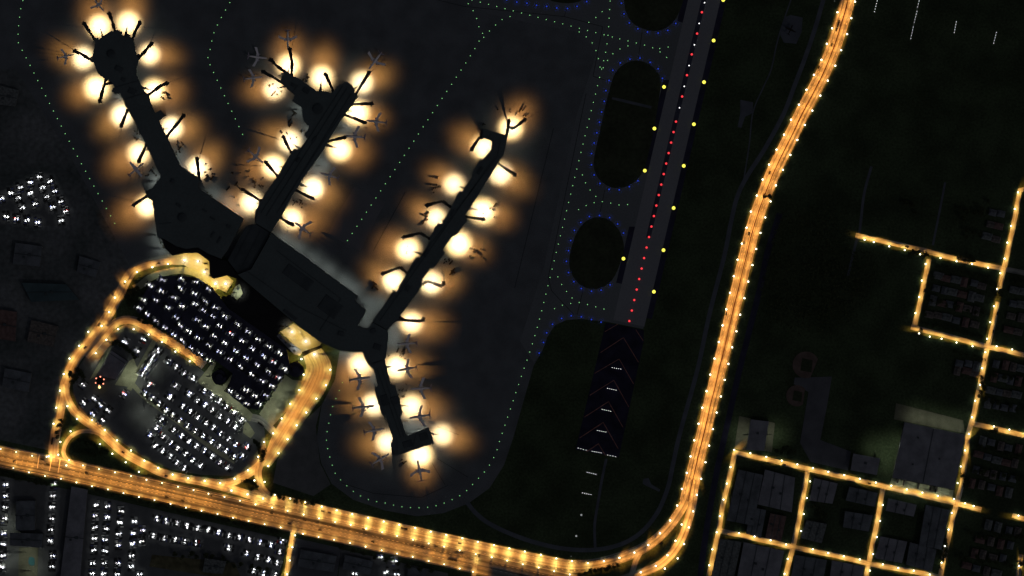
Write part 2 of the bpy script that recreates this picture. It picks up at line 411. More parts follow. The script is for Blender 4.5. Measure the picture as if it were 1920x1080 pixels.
# grass islands
I2 = smooth_line([(1239, 155), (1232, 135), (1218, 121), (1200, 114), (1182, 115), (1166, 123), (1154, 136), (1147, 153), (1141, 175), (1134, 203), (1125, 245), (1116, 285), (1113, 310), (1118, 328), (1129, 342),
                  (1145, 351), (1162, 353), (1180, 347), (1195, 336), (1208, 316), (1218, 280), (1229, 225)], 8, True)
I3 = smooth_line([(1165, 440), (1155, 424), (1142, 412), (1124, 407), (1107, 410), (1093, 420), (1082, 435), (1075, 452), (1070, 471), (1067, 491), (1070, 509), (1079, 525), (1092, 537), (1110, 542), (1126, 540),
                  (1142, 531), (1154, 515), (1164, 490), (1170, 465)], 8, True)
sheet("grass_island", I2, M['islandgrass'], "long oval grass island between taxiway and runway", "grass")
sheet("grass_island", I3, M['islandgrass'], "short round grass island near the runway end", "grass")
sheet("grass_island", smooth_line([(1168, -60), (1170, 0), (1174, 24), (1185, 42), (1199, 51), (1216, 57), (1233, 58), (1250, 52), (1262, 42), (1274, 22), (1284, -10), (1296, -60)], 8, True), M['islandgrass'],
      "grass island cut by the top of the view beside the runway", "grass")
sheet("grass_island", smooth_line([(1020, -40), (1026, -4), (1044, 4), (1066, 6), (1086, 3), (1098, -6), (1104, -40)], 8, True), M['islandgrass'], "sliver of grass island at the top of the taxiway", "grass")
sheet("island_path", [(1148, 182), (1168, 186), (1222, 199), (1221, 204), (1166, 191), (1147, 186)], M['path'], "pale service path crossing the long grass island", "path")
# thin joints in the taxiway pavement
b = MB(); zc = zup()
for pl in ([(1058, 31), (1130, 50), (1112, 143), (1135, 150)], [(1099, 175), (1028, 520), (1034, 545), (1076, 590)], [(1038, 240), (965, 540)], [(1204, 60), (1197, 108)], [(1134, 356), (1124, 404)], [(1093, 545), (1082, 590)],
           [(800, -5), (870, 12), (1058, 31)], [(1062, 18), (1058, 31)], [(760, 360), (700, 470)], [(820, 860), (878, 895)], [(820, 800), (860, 815)], [(810, 868), (835, 910)], [(640, 905), (700, 925), (790, 933), (840, 910)]):
    for a, c in zip(pl, pl[1:]):
        a, c = Vector(P(*a)), Vector(P(*c)); d = (c - a).normalized(); n = Vector((-d.y, d.x)) * .4
        b.face([(*(a - n), zc), (*(c - n), zc), (*(c + n), zc), (*(a + n), zc)])
tag(b.build("pavement_joint", M['joint']), "thin dark sealed joints in the taxiway concrete", "marking", None, 'structure')
# perimeter paths
ribbon("perimeter_road", [(876, 942), (892, 962), (918, 982), (960, 1002), (1010, 1019), (1060, 1029), (1112, 1031), (1160, 1022), (1200, 1000), (1232, 962), (1252, 915), (1262, 870), (1275, 812), (1308, 692), (1330, 590), (1358, 480),
                          (1370, 420), (1382, 370), (1400, 332), (1435, 277), (1470, 212), (1490, 160), (1510, 107), (1527, 57), (1545, -5), (1570, -100)], 8, M['path'], "dark perimeter road curving round the runway end", "road", road=False)
ribbon("service_path", [(1137, 860), (1129, 897), (1120, 950), (1115, 985), (1116, 1028)], 5, M['path'], "narrow path from the overrun down to the perimeter road", "path", road=False)
ribbon("service_path", [(1490, -20), (1470, 37), (1457, 80), (1446, 130), (1432, 162), (1412, 210), (1405, 270), (1395, 335)], 2.5, M['path'], "thin path past the two small pads beside the runway grass", "path", road=False)
ribbon("service_path", [(1634, 312), (1620, 365), (1612, 432), (1605, 455), (1590, 517)], 5, M['path'], "dim lane through the dark field to the first town street", "path", road=False)
ribbon("service_path", [(1772, 342), (1764, 385), (1749, 460)], 4, M['path'], "dim short lane in the field above the first town street", "path", road=False)
sheet("equipment_pad", [(1470, 33), (1482, 28), (1505, 33), (1503, 60), (1493, 82), (1470, 80), (1463, 66)], M['path'], "grey equipment pad beside the thin path, with a dark aircraft hulk", "pad")
sheet("equipment_pad", [(1388, 187), (1412, 192), (1411, 212), (1397, 219), (1390, 240), (1383, 238), (1388, 212)], M['path'], "smaller grey equipment pad with a tail near the runway", "pad")
sheet("equipment_pad", [(1206, 898), (1216, 896), (1221, 908), (1238, 918), (1236, 922), (1214, 912), (1205, 907)], M['path'], "tiny grey pad at the bend of the perimeter road", "pad")
ribbon("drainage_channel", [(1462, 400), (1440, 470), (1425, 540), (1405, 620), (1385, 700), (1365, 790), (1345, 880), (1330, 960), (1318, 1040), (1310, 1110)], 11, M['shoulder'], "dark drainage channel along the highway's town side", "channel", road=False)
# lots
sheet("parking_lot", [(205, 625), (235, 608), (262, 612), (300, 640), (380, 695), (470, 785), (495, 800), (500, 850), (470, 880), (440, 893), (375, 890), (320, 880), (270, 858), (225, 828), (195, 808), (150, 770), (138, 740), (135, 705), (160, 670)],
      M['lot'], "dark asphalt car park inside the terminal loop road", "car park")
sheet("parking_lot", [(-300, 830), (0, 892), (130, 918), (540, 1012), (515, 1110), (-300, 1110)], M['lot'], "dark asphalt car park south of the boulevard", "car park")
sheet("parking_lot", [(-80, 390), (90, 322), (134, 400), (130, 424), (-80, 420)], M['lot'], "small triangular lit car park at the west edge", "car park")
sheet("service_lot", [(602, 760), (592, 800), (600, 868), (620, 908), (588, 930), (512, 905), (520, 862), (560, 800)], M['lot'], "empty dark lot between the loop road and the apron", "yard")
sheet("yard", [(550, 1008), (640, 1028), (628, 1110), (540, 1110)], M['yard'], "grey yard east of the small side street below the boulevard", "yard")
sheet("yard", [(640, 1030), (840, 1075), (840, 1120), (630, 1120)], M['lot'], "darker yard with a few bright lamps below the boulevard", "yard")
# ------------------------------------------------------------------ roads
HW = [(1600, -60), (1591, -10), (1586, 14), (1577, 44), (1568, 74), (1557, 104), (1545, 133), (1531, 161), (1517, 188), (1502, 216), (1489, 244), (1475, 272), (1461, 300), (1448, 328), (1437, 356), (1426, 385), (1416, 415), (1407, 446), (1400, 476),
      (1392, 507), (1385, 538), (1377, 569), (1370, 600), (1363, 631), (1356, 661), (1348, 692), (1341, 723), (1333, 753), (1326, 784), (1319, 814), (1311, 845), (1304, 876), (1297, 906), (1289, 940)]
ribbon("highway", HW, lambda t: 27 if t < .9 else 27 + 3 * (t - .9) * 10, M['highway'], "broad sodium-lit highway running down east of the runway", "highway")
SR = [(1296, 900), (1287, 935), (1272, 963), (1252, 990), (1227, 1014), (1198, 1032), (1165, 1045), (1120, 1058), (1072, 1062), (1014, 1053), (926, 1034), (780, 1001), (640, 969), (545, 946), (470, 930)]
ribbon("service_road", SR, lambda t: 18 + 8 * min(1, max(0, (t - .12) / .25)), M['highway'], "bright yellow frontage road curving from the highway along the boulevard's top side", "road")
ribbon("highway_ramp", [(1303, 900), (1298, 945), (1292, 970), (1280, 1005), (1262, 1035), (1238, 1058), (1205, 1073), (1150, 1092), (1080, 1110)], 16, M['highway'], "highway ramp peeling off east of the grass wedge", "road")
ribbon("connector_road", [(1200, 1036), (1192, 1052), (1182, 1085)], 10, M['street'], "short connector between frontage road and highway ramp", "road", curve=False)
ribbon("boulevard", [(-120, 832), (-20, 852), (30, 862), (138, 884), (480, 962), (880, 1052), (1100, 1102), (1200, 1125)], 42, M['boulevard'], "wide streaky orange boulevard crossing the bottom of the view", "road")
ribbon("loop_road", [(100, 866), (101, 835), (105, 810), (112, 770), (120, 729), (129, 700), (144, 671), (167, 643), (187, 616), (206, 585), (225, 550), (240, 519), (255, 503), (286, 492), (321, 486), (352, 484)], 19, M['road'],
       "orange terminal approach road climbing the loop's west side", "road")
ribbon("loop_road", [(160, 668), (185, 640), (203, 618), (216, 606), (232, 600), (249, 601), (270, 609), (300, 629), (337, 652), (362, 668), (383, 686)], 16, M['road'], "yellow inner road curving past the garage's west edge", "road")
ribbon("loop_road", [(121, 720), (125, 745), (137, 768), (156, 786), (183, 805), (206, 826), (233, 849), (275, 872), (312, 889), (375, 902), (425, 906), (457, 893), (482, 876), (505, 850), (517, 822), (540, 782), (574, 728)], 16, M['road'],
       "orange return road along the loop's south side", "road")
WD = [(585, 660, 36), (598, 690, 50), (588, 722, 48), (569, 755, 44), (549, 790, 36), (529, 822, 30), (513, 848, 26), (496, 872, 20)]
ribbon("loop_road", [(a, c) for a, c, _ in WD], lambda t: WD[min(7, int(t * 7))][2] + (WD[min(7, int(t * 7) + 1)][2] - WD[min(7, int(t * 7))][2]) * (t * 7 - int(t * 7)), M['road'], "wide orange road leaving the arrivals forecourt", "road")
ribbon("loop_ramp", [(196, 818), (178, 810), (160, 808), (145, 811), (131, 820), (122, 834), (119, 848), (124, 860), (138, 868), (160, 876)], 8, M['road'], "small teardrop ramp loop off the return road", "road")
ribbon("slip_road", [(492, 862), (484, 882), (486, 902), (494, 920), (512, 936)], 14, M['road'], "slip road dropping from the return road to the frontage road", "road")
ribbon("slip_road", [(375, 902), (420, 914), (450, 922), (480, 932)], 15, M['road'], "slip road merging the loop with the frontage road", "road")
ribbon("slip_road", [(468, 782), (486, 786), (500, 796), (518, 815)], 14, M['road'], "short curved exit from the car park to the return road", "road")
sheet("forecourt", [(320, 478), (345, 476), (372, 474), (393, 491), (394, 518), (401, 523), (425, 516), (438, 527), (424, 549), (408, 540), (392, 524), (372, 512), (345, 497), (318, 496)], M['street'], "bright yellow departures forecourt under the terminal's west wing", "road")
sheet("forecourt", [(525, 622), (551, 606), (603, 643), (600, 648), (566, 660)], M['street'], "pale yellow forecourt by the terminal's south face", "road")
ribbon("side_street", [(549, 994), (543, 1035), (535, 1095)], 9, M['street'], "short amber side street below the boulevard", "street", curve=False)
ribbon("side_street", [(893, 1045), (890, 1065), (884, 1110)], 9, M['street'], "stub of amber side street at the bottom of the boulevard", "street", curve=False)
TOWN = [
 ("street along the warehouse front", [(1375, 848), (1436, 861), (1475, 870), (1550, 887), (1650, 910), (1726, 928), (1794, 944), (1840, 956)]),
 ("westernmost lower town street", [(1379, 846), (1368, 894), (1355, 949), (1348, 994), (1332, 1065), (1322, 1110)]),
 ("second lower cross street", [(1514, 884), (1500, 965), (1487, 1026), (1476, 1068), (1466, 1110)]),
 ("third lower cross street", [(1656, 914), (1642, 991), (1629, 1055), (1618, 1110)]),
 ("long street beside the warehouse", [(1871, 566), (1860, 620), (1850, 657), (1842, 700), (1835, 733), (1827, 772), (1816, 812), (1804, 907), (1788, 965), (1768, 1055), (1757, 1110)]),
 ("tree-broken top stretch of the long street", [(1930, 353), (1912, 357), (1909, 375), (1900, 425), (1890, 470), (1883, 502), (1872, 548)]),
 ("topmost town street", [(1604, 441), (1655, 452), (1735, 470), (1790, 485), (1882, 504), (1940, 516)]),
 ("short street west of the house block", [(1742, 486), (1732, 532), (1722, 582), (1714, 612)]),
 ("street under the house block", [(1708, 613), (1765, 627), (1852, 650), (1940, 670)]),
 ("short street off the long street", [(1822, 794), (1865, 803), (1940, 822)]),
 ("lowest town street", [(1350, 995), (1449, 1017), (1487, 1026), (1574, 1043), (1629, 1057), (1704, 1070), (1770, 1084)]),
 ("tiny lit street end by the east edge", [(1898, 966), (1940, 980)]),
 ("lit street end in the bottom corner", [(1915, 1040), (1905, 1110)]),
]
for nm, pl in TOWN: ribbon("town_street", pl, 9.5, M['street'], "amber lit " + nm, "street", curve=False)
ribbon("access_road", [(250, 541), (262, 536), (275, 525), (295, 515), (325, 508), (352, 508), (374, 516), (392, 530), (404, 545)], 13, M['olive'], "olive concrete band between the loop road and the garage", "road", road=False)
ribbon("access_road", [(290, 638), (264, 686), (251, 712), (242, 731)], 9, M['olive'], "olive lane beside the control tower block", "road", road=False)
ribbon("access_road", [(250, 722), (272, 745), (307, 771), (333, 790), (357, 809), (382, 828), (407, 846), (441, 866)], 9, M['olive'], "olive lane slanting through the surface car park", "road", road=False)
sheet("access_plaza", [(370, 715), (400, 678), (405, 680), (398, 697), (398, 710), (406, 721), (416, 723), (424, 717), (433, 702), (438, 704), (422, 731), (440, 745), (474, 776), (470, 790), (455, 786), (420, 757), (384, 729)], M['olive'],
      "olive concrete plaza wrapped round the spiral ramp", "plaza")
sheet("access_plaza", [(534, 702), (548, 712), (566, 714), (572, 711), (540, 768), (510, 800), (486, 776)], M['olive'], "olive concrete strip between garage and arrivals road", "plaza")
sheet("access_plaza", [(213, 645), (205, 660), (180, 705), (168, 712), (200, 655)], M['olive'], "olive strip west of the tower block roof", "plaza")
sheet("access_plaza", [(242, 677), (250, 672), (258, 690), (240, 725), (215, 722), (224, 708)], M['olive'], "olive court east of the tower block roof", "plaza")
sheet("access_plaza", [(457, 786), (467, 795), (478, 812), (470, 822), (456, 812)], M['olive'], "small olive court at the car park's east corner", "plaza")
sheet("yard", [(1490, 708), (1560, 706), (1550, 765), (1538, 825), (1596, 847), (1590, 882), (1520, 866), (1500, 830), (1516, 735), (1488, 720)], M['yard'], "grey asphalt yard beside the ball fields", "yard")
sheet("yard", [(1672, 896), (1788, 919), (1784, 942), (1667, 911)], M['olive'], "pale concrete loading court below the great warehouse", "yard")
sheet("yard", [(1680, 756), (1696, 760), (1806, 788), (1809, 813), (1695, 790), (1676, 786)], M['dusk'], "strip of lamp-lit ground above the great warehouse, paler in colour", "yard")  # lamp light on the ground put into a paler sheet
sheet("yard", [(1386, 780), (1407, 784), (1399, 846), (1377, 841)], M['dusk'], "lamp-lit ground west of the plain hall, paler in colour", "yard")  # paler sheet carries the light on this ground
sheet("yard", [(1441, 790), (1453, 793), (1447, 848), (1432, 845)], M['dusk'], "pale parking strip east of the plain hall", "yard")
# median barrier and lane lines
o = ribbon_mesh([p for p in HW], 1.6, .55, True, 0.5); tag(o.build("median_barrier", M['barrier'], uv=True), "dark red-brown median barrier down the highway", "barrier")
zc = zup(); b = MB()
def dash_line(pl, off, w, on, gap):
    q = [P(*p) for p in smooth_line(pl, 4)]; ns = normals(q); d = 0
    for i in range(len(q) - 1):
        ph = d % (on + gap); d += math.dist(q[i], q[i + 1])
        if ph < on:
            v = [(q[k][0] + ns[k][0] * (off + s) * S, q[k][1] + ns[k][1] * (off + s) * S, zc) for k, s in ((i, -w), (i + 1, -w), (i + 1, w), (i, w))]; b.face(v)
BL = [(-20, 852), (30, 862), (138, 884), (480, 962), (880, 1052), (1100, 1102)]
for off in (-17.5, -6, 0, 6, 17.5): dash_line(BL, off, .22, 3, 5 if abs(off) < 17 else 0)
for off in (-9, -4.5, 5.5, 10): dash_line(HW, off, .2, 3, 6)
for off in (-7, 7): dash_line(SR, off, .2, 3, 6)
tag(b.build("lane_marking", M['line']), "worn pale lane lines on the lit main roads", "marking", None, 'structure')
b = MB()
for x in (74, 97, 113): 
    a = Vector(P(x, 852 + (x - 74) * .22)); c = Vector(P(x - 4, 878 + (x - 74) * .22)); n = Vector((1, 0)) * .5
    b.face([(*(a - n), zc + .02), (*(c - n), zc + .02), (*(c + n), zc + .02), (*(a + n), zc + .02)])
tag(b.build("stop_line", M['line']), "pale stop lines at the loop road junction", "marking", None, 'structure')

# ------------------------------------------------------------------ ball fields
def disc_poly(cx, cy, r, n=28, a0=0, a1=360): return [(cx + r * math.cos(math.radians(a0 + (a1 - a0) * i / n)), cy + r * math.sin(math.radians(a0 + (a1 - a0) * i / n))) for i in range(n + (0 if a1 - a0 == 360 else 1))]
for (cx, cy, r, a, nm) in ((1511, 684, 25, 70, "upper"), (1494, 742, 20, 55, "lower")):
    sheet("ball_field_clay", disc_poly(cx, cy, r, 26, a, a + 265), M['clay'], f"dim pinkish clay infield of the {nm} ball field", "field")
    sheet("ball_field_grass", [(cx + r * .6 * x, cy + r * .6 * y) for x, y in ((-.45, -.85), (.85, -.55), (.7, .95), (-.7, .7))], M['islandgrass'], f"dark square of grass in the {nm} ball field", "field")

# ------------------------------------------------------------------ buildings
FOOT = []
def inside(x, y):
    for q in FOOT:
        c = False
        for (x0, y0), (x1, y1) in zip(q, q[1:] + q[:1]):
            if (y0 > y) != (y1 > y) and x < (x1 - x0) * (y - y0) / (y1 - y0) + x0: c = not c
        if c: return True
    return False
def building(name, poly, h, label, cat="building", roof='roof', wallm='wall', units=(), group=None, lines=(), discs=()):
    x0, y0 = P(sum(p[0] for p in poly) / len(poly), sum(p[1] for p in poly) / len(poly))
    root = empty(name, (x0, y0, 0)); tag(root, label, cat, group); FOOT.append(list(poly))
    pts = [(a - x0, c - y0) for a, c in (P(*p) for p in poly)]
    b = MB(); b.prism(pts, 0, h - .3, top=False); b.build("wall", M[wallm], root)
    b = MB(); b.prism(pts, h - .3, h); ro = b.build("roof", M[roof], root)
    loc = lambda p: (P(*p)[0] - x0, P(*p)[1] - y0)
    for (p, w, d, hh, a) in units:
        u = MB(); q = loc(p); u.box((q[0], q[1], h + hh / 2), (w * S, d * S, hh), math.radians(-a), .92); u.build("roof_unit", M['roofdark'], ro)
    if lines:
        for ln in lines:
            for a, c in zip(ln, ln[1:]):
                u = MB(); a, c = Vector(loc(a)), Vector(loc(c)); m_ = (a + c) / 2; dd = c - a
                u.box((m_.x, m_.y, h + .25), (dd.length, .9, .5), math.atan2(dd.y, dd.x)); u.build("ridge", M['roofdark'], ro)
    for (p, r) in discs:
        u = MB(); q = loc(p); u.lathe([(r * S, h), (r * S, h + 1.2), (r * S * .7, h + 2.4), (r * S * .2, h + 2.9)], 16, q); u.build("skylight", M['roofdark'], ro)
    return root
A = [(178, 72), (185, 72), (187, 75), (208, 60), (217, 60), (222, 57), (229, 60), (230, 67), (238, 70), (240, 64), (244, 66), (244, 71), (250, 74), (253, 84), (255, 97), (259, 108), (262, 110), (257, 128), (257, 142), (264, 157), (272, 173),
     (280, 177), (282, 190), (289, 207), (292, 212), (302, 207), (312, 218), (299, 227), (314, 258), (339, 311), (375, 335), (376, 341), (372, 346), (375, 355), (458, 410), (427, 470), (415, 485), (392, 476), (372, 464), (350, 467), (332, 462), (307, 447),
     (297, 447), (293, 417), (287, 377), (275, 368), (283, 355), (288, 352), (302, 331), (273, 267), (241, 205), (236, 200), (233, 188), (225, 176), (217, 177), (211, 172), (214, 166), (217, 165), (210, 154), (200, 150), (195, 146), (186, 140), (177, 118),
     (171, 114), (175, 105), (178, 92), (180, 82)]
building("concourse", A, 11, "dark octagon-ended concourse, westernmost of the terminal's arms", "concourse", units=[((325, 340), 5, 8, 2, 20), ((336, 385), 9, 5, 1.5, 35), ((385, 395), 8, 3, 1.2, 33), ((400, 410), 10, 3, 1.2, 33), ((400, 440), 3, 12, 1.2, 30), ((412, 450), 3, 14, 1.2, 30),
                 ((225, 130), 14, 9, 1.5, 25), ((233, 150), 8, 6, 1, 25), ((250, 172), 16, 10, 1, 25), ((430, 425), 8, 5, 1.5, 30)],
         lines=[[(217, 165), (262, 152)], [(225, 190), (275, 175)], [(300, 420), (322, 418)]], discs=[((210, 102), 8), ((343, 408), 8.5)])
B = [(548, 142), (565, 150), (595, 172), (613, 172), (622, 176), (637, 159), (642, 158), (652, 154), (660, 160), (664, 167), (666, 176), (672, 181), (662, 195), (645, 217), (617, 263), (608, 280), (567, 338), (547, 370), (527, 408), (509, 436), (480, 418), (480, 412), (483, 403),
     (478, 396), (485, 390), (486, 376), (492, 377), (498, 363), (520, 332), (545, 290), (552, 279), (562, 282), (577, 260), (570, 254), (581, 239), (570, 227), (567, 213), (566, 201), (549, 190), (553, 179), (525, 155), (536, 132)]
building("concourse", B, 11, "dark middle concourse with a round hub and a short north-west branch", "concourse", lines=[[(652, 165), (500, 405)], [(643, 162), (490, 400)], [(640, 215), (520, 400)], [(660, 175), (530, 385)], [(560, 160), (548, 175)]],
         units=[((575, 170), 12, 10, 1.2, 33), ((550, 160), 8, 6, 1, 33), ((560, 300), 10, 4, 1.2, -57), ((590, 262), 12, 4, 1.2, -57)], discs=[((597, 205), 10)])
building("link_hall", [(480, 420), (508, 437), (470, 505), (447, 513), (428, 488), (462, 424)], 9, "dark reddish link roof between middle concourse and main hall", "terminal", roof='roofdark', lines=[[(472, 428), (440, 490)], [(490, 432), (455, 500)]])
MH = [(510.5, 437), (570, 480), (670, 554), (665, 564), (687, 582), (671, 611), (690, 616), (699, 604), (727, 620), (729, 625), (725, 665), (722, 673), (690, 683), (680, 661), (640, 658), (602, 642), (550, 602), (447, 515), (472, 505)]
building("terminal_hall", MH, 13, "broad dark main terminal hall joining the concourses", "terminal", roof='roof', lines=[[(463, 508), (560, 575), (650, 620)], [(520, 470), (640, 560)], [(640, 560), (600, 620)]],
         units=[((560, 520), 60, 22, .8, 36), ((620, 575), 40, 30, .8, 36), ((640, 625), 10, 8, 1.5, 10), ((700, 620), 10, 8, 1.6, -20), ((708, 650), 14, 10, 1.2, 20), ((545, 590), 30, 5, 1, 36)])
Cc = [(907, 242), (951, 254.5), (950, 262), (944, 292), (934, 306), (872, 405), (877, 413), (854, 444), (848, 442), (830, 468), (835, 473), (812, 505), (807, 503), (790, 528), (793, 535), (744, 601), (727.5, 619), (700, 603), (691, 615), (728, 560),
      (738, 542), (744, 547), (763, 513), (780, 481), (787, 483), (807, 453), (806, 445), (821, 418), (828, 420), (846, 389), (861, 357), (866, 360), (886, 330), (884, 325), (901, 297), (906, 299), (921, 280), (922, 264), (904, 259)]
building("concourse", Cc, 11, "dark stepped eastern concourse with a hooked north end", "concourse", lines=[[(938, 262), (932, 295), (700, 600)], [(925, 300), (712, 602)], [(920, 250), (915, 262)]],
         units=[((900, 320), 16, 6, 1.2, -57), ((850, 400), 14, 6, 1.2, -57), ((800, 475), 16, 6, 1.2, -57), ((765, 540), 12, 8, 1.2, -57)])
D = [(691, 685), (698, 683), (709, 720), (703, 733), (716, 776), (724, 778), (737, 823), (733, 833), (743, 854), (814, 831), (804, 801), (762, 817), (749, 777), (756, 774), (741, 722), (732, 718), (721, 674)]
building("concourse", D, 10, "dark south concourse ending in a square hook", "concourse", lines=[[(707, 690), (752, 820)], [(716, 690), (758, 818)], [(745, 850), (745, 825)], [(775, 838), (780, 812), (800, 818)]],
         units=[((722, 750), 20, 14, 1, 72), ((742, 750), 14, 16, 1, 72), ((765, 832), 18, 12, 1, -17), ((795, 818), 16, 14, .8, -17)])
building("forecourt_block", [(303, 448), (307, 449), (332, 463.5), (350, 468.5), (372, 465.5), (391, 477.5), (414, 487), (427, 489), (446, 516), (450, 524), (437, 520), (427, 516), (402, 523), (394, 518), (393, 490), (371, 473.5), (346, 475), (324, 479), (311, 466)], 7,
         "black scalloped low block beside the departures forecourt", "canopy", roof='nearblk', wallm='bridge')  # low near-black block along the forecourt's edge
building("forecourt_shelter", [(566, 660), (600, 648), (604, 652), (570, 667)], 6, "long black shelter roof beside the arrivals forecourt", "canopy", roof='nearblk', wallm='bridge')
building("kiosk_building", [(450, 532), (456, 551), (445, 563), (433, 553), (440, 539)], 5, "small beige gabled building at the canopy's east end", "building", roof='olive', units=[((447, 542), 3, 4, 1, 30)])
building("walkway_roof", [(519, 630), (524, 625), (568, 660), (562, 667), (552, 664)], 5, "cluttered grey walkway roof beside the arrivals forecourt", "building", roof='roofgrey', units=[((527, 634), 3, 3, 1, 36), ((536, 642), 4, 3, 1, 36), ((545, 648), 3, 3, 1, 36), ((553, 656), 4, 2, 1, 36)])
GAR = [(255, 578), (268, 556), (282, 532), (306, 519), (340, 516), (370, 521), (396, 537), (412, 556), (428, 578), (538, 655), (545, 690), (533, 702), (484, 768), (462, 765), (425, 735), (437, 700), (405, 676), (383, 670), (258, 585)]
GH = 6.0
building("parking_garage", GAR, GH, "flat-topped parking garage packed with cars under bright lamps", "garage", roof='deck', lines=[[(357, 562), (333, 600)], [(372, 576), (362, 592)]])
building("shade_block", [(415, 556), (430, 580), (540, 655), (552, 663), (519, 630), (523, 622), (550, 604), (446, 516), (436, 553)], 4.5, "black low block for the shade between garage and terminal hall", "building", roof='nearblk', wallm='bridge')  # raised black block in place of the shade between garage and hall
def spiral(cx, cy, r, label):
    x, y = P(cx, cy); root = empty("spiral_ramp", (x, y, 0)); tag(root, label, "ramp")
    b = MB(); n = 30
    for i in range(n * 2):                 # helical drive
        for (ra, rb) in ((.55, 1.0),):
            t0, t1 = i / n * 2 * math.pi, (i + 1) / n * 2 * math.pi; z0, z1 = .5 + i * .09, .5 + (i + 1) * .09
            q = [(ra * r * S * math.cos(t0), ra * r * S * math.sin(t0), z0), (rb * r * S * math.cos(t0), rb * r * S * math.sin(t0), z0), (rb * r * S * math.cos(t1), rb * r * S * math.sin(t1), z1), (ra * r * S * math.cos(t1), ra * r * S * math.sin(t1), z1)]
            b.face(q)
    b.build("driveway", M['deck'], root)
    b = MB(); b.lathe([(r * S * .5, 0), (r * S * .5, 6.6), (r * S * .3, 6.8)], 20); b.build("core", M['deck'], root)
    b = MB()
    for i in range(28):
        t0, t1 = i / 28 * 2 * math.pi, (i + 1) / 28 * 2 * math.pi; rr = r * S * 1.02
        b.face([(rr * math.cos(t0), rr * math.sin(t0), 0), (rr * math.cos(t1), rr * math.sin(t1), 0), (rr * math.cos(t1), rr * math.sin(t1), 6.5), (rr * math.cos(t0), rr * math.sin(t0), 6.5)])
    b.build("parapet", M['bridge'], root)
spiral(412, 707, 13.5, "round dark spiral car ramp wrapped by the olive plaza")
spiral(555, 693, 14, "round dark spiral car ramp at the garage's east corner beside the arrivals road")
building("tower_block", [(210, 657), (240, 677), (218, 711), (183, 703)], 8, "flat grey roofed block at the foot of the control tower", "building", roof='roofgrey', lines=[[(207, 662), (237, 682)]], units=[((222, 652), 14, 5, 1, 33)])
# control tower with ring of red lamps
tx, ty = P(191.5, 713.5); root = empty("control_tower", (tx, ty, 0)); tag(root, "slim control tower ringed with red obstruction lamps", "tower")
b = MB(); b.lathe([(3, 0), (2.4, 22), (5.2, 26)], 10); b.build("shaft", M['wall'], root)
b = MB(); b.lathe([(5.2, 26), (6, 30), (5.4, 30.6), (1, 31.2)], 10); b.build("cab", M['nearblk'], root)
for k in range(6):
    a = k / 6 * 6.283 + .4; b = MB(); b.lathe([(.4, 27), (1.05, 27.6), (1.05, 28.4), (.3, 29)], 6, (6.6 * math.cos(a), 6.6 * math.sin(a))); b.build("obstruction_lamp", M['g_tower'], root)
b = MB(); b.lathe([(.5, 0), (.4, 9), (1.6, 9.5), (1.9, 10.5), (.6, 11.5)], 8, (-2.7, -9.8)); b2 = b.build("beacon_lamp", M['g_beacon'], root)
# dim buildings on the west land
for poly, h, rf, lb in (
    ([(42, 530), (125, 533), (150, 562), (60, 566)], 7, 'roofteal', "dim teal roofed shed on the west land"),
    ([(-20, 577), (33, 585), (30, 640), (-20, 632)], 7, 'roofred', "dim reddish ribbed roof shed on the west land"),
    ([(10, 690), (60, 700), (55, 735), (5, 725)], 6, 'roofblue', "dim grey shed low on the west land"),
    ([(60, 600), (110, 612), (100, 650), (52, 640)], 6, 'housea', "dim brown shed in the middle of the west land"),
    ([(30, 455), (80, 462), (76, 500), (25, 495)], 6, 'roofblue', "dim slate shed below the triangular car park"),
    ([(150, 480), (190, 492), (180, 520), (145, 510)], 6, 'roofblue', "dim slate shed beside the loop road's top bend"),
    ([(32, 939), (68, 938), (67, 993), (31, 994)], 9, 'roofblue', "dark hotel block between the two westernmost lamp rows"),
    ([(20, 998), (82, 1000), (80, 1026), (20, 1022)], 8, 'roofblue', "dark hotel wing above the pool court"),
    ([(135, 912), (165, 918), (150, 1100), (112, 1100)], 7, 'roofgrey', "long grey hall between lamp rows below the boulevard"),
    ([(565, 1030), (632, 1042), (626, 1072), (558, 1062)], 7, 'roofblue', "grey hall just east of the small side street"),
    ([(648, 1040), (700, 1052), (694, 1078), (642, 1066)], 6, 'roofblue', "dark shed beside the yard lamps below the boulevard"),
    ([(766, 1062), (800, 1068), (796, 1100), (760, 1096)], 6, 'roofblue', "dark shed cut by the bottom of the view"),
    ([(385, 1046), (425, 1052), (418, 1076), (380, 1072)], 6, 'houseb', "dim clubhouse in the planted court below the boulevard"),
    ([(0, 160), (36, 170), (30, 200), (-10, 195)], 6, 'houseb', "dim shed at the top of the west edge")):
    building("building", poly, h, lb, "building", roof=rf, units=[((sum(p[0] for p in poly) / 4 + 4, sum(p[1] for p in poly) / 4), 6, 5, 1.2, 10), ((sum(p[0] for p in poly) / 4 - 7, sum(p[1] for p in poly) / 4 + 4), 4, 4, 1, 10)],
             lines=[[((poly[0][0] + poly[3][0]) / 2, (poly[0][1] + poly[3][1]) / 2), ((poly[1][0] + poly[2][0]) / 2, (poly[1][1] + poly[2][1]) / 2)]])
sheet("pool_court", [(36, 1026), (72, 1027), (70, 1085), (34, 1085)], M['dusk'], "pale paved pool court of the hotel", "court")
sheet("pool_water", smooth_line([(55, 1045), (64, 1046), (64, 1060), (54, 1058)], 4, True), M['pool'], "small turquoise swimming pool in the hotel court", "pool")
sheet("planted_court", [(285, 1040), (440, 1055), (455, 1090), (280, 1062)], mat("dim_lawn", (.14, .13, .085), .3, .1), "dim olive lawn court below the boulevard lamps", "lawn")
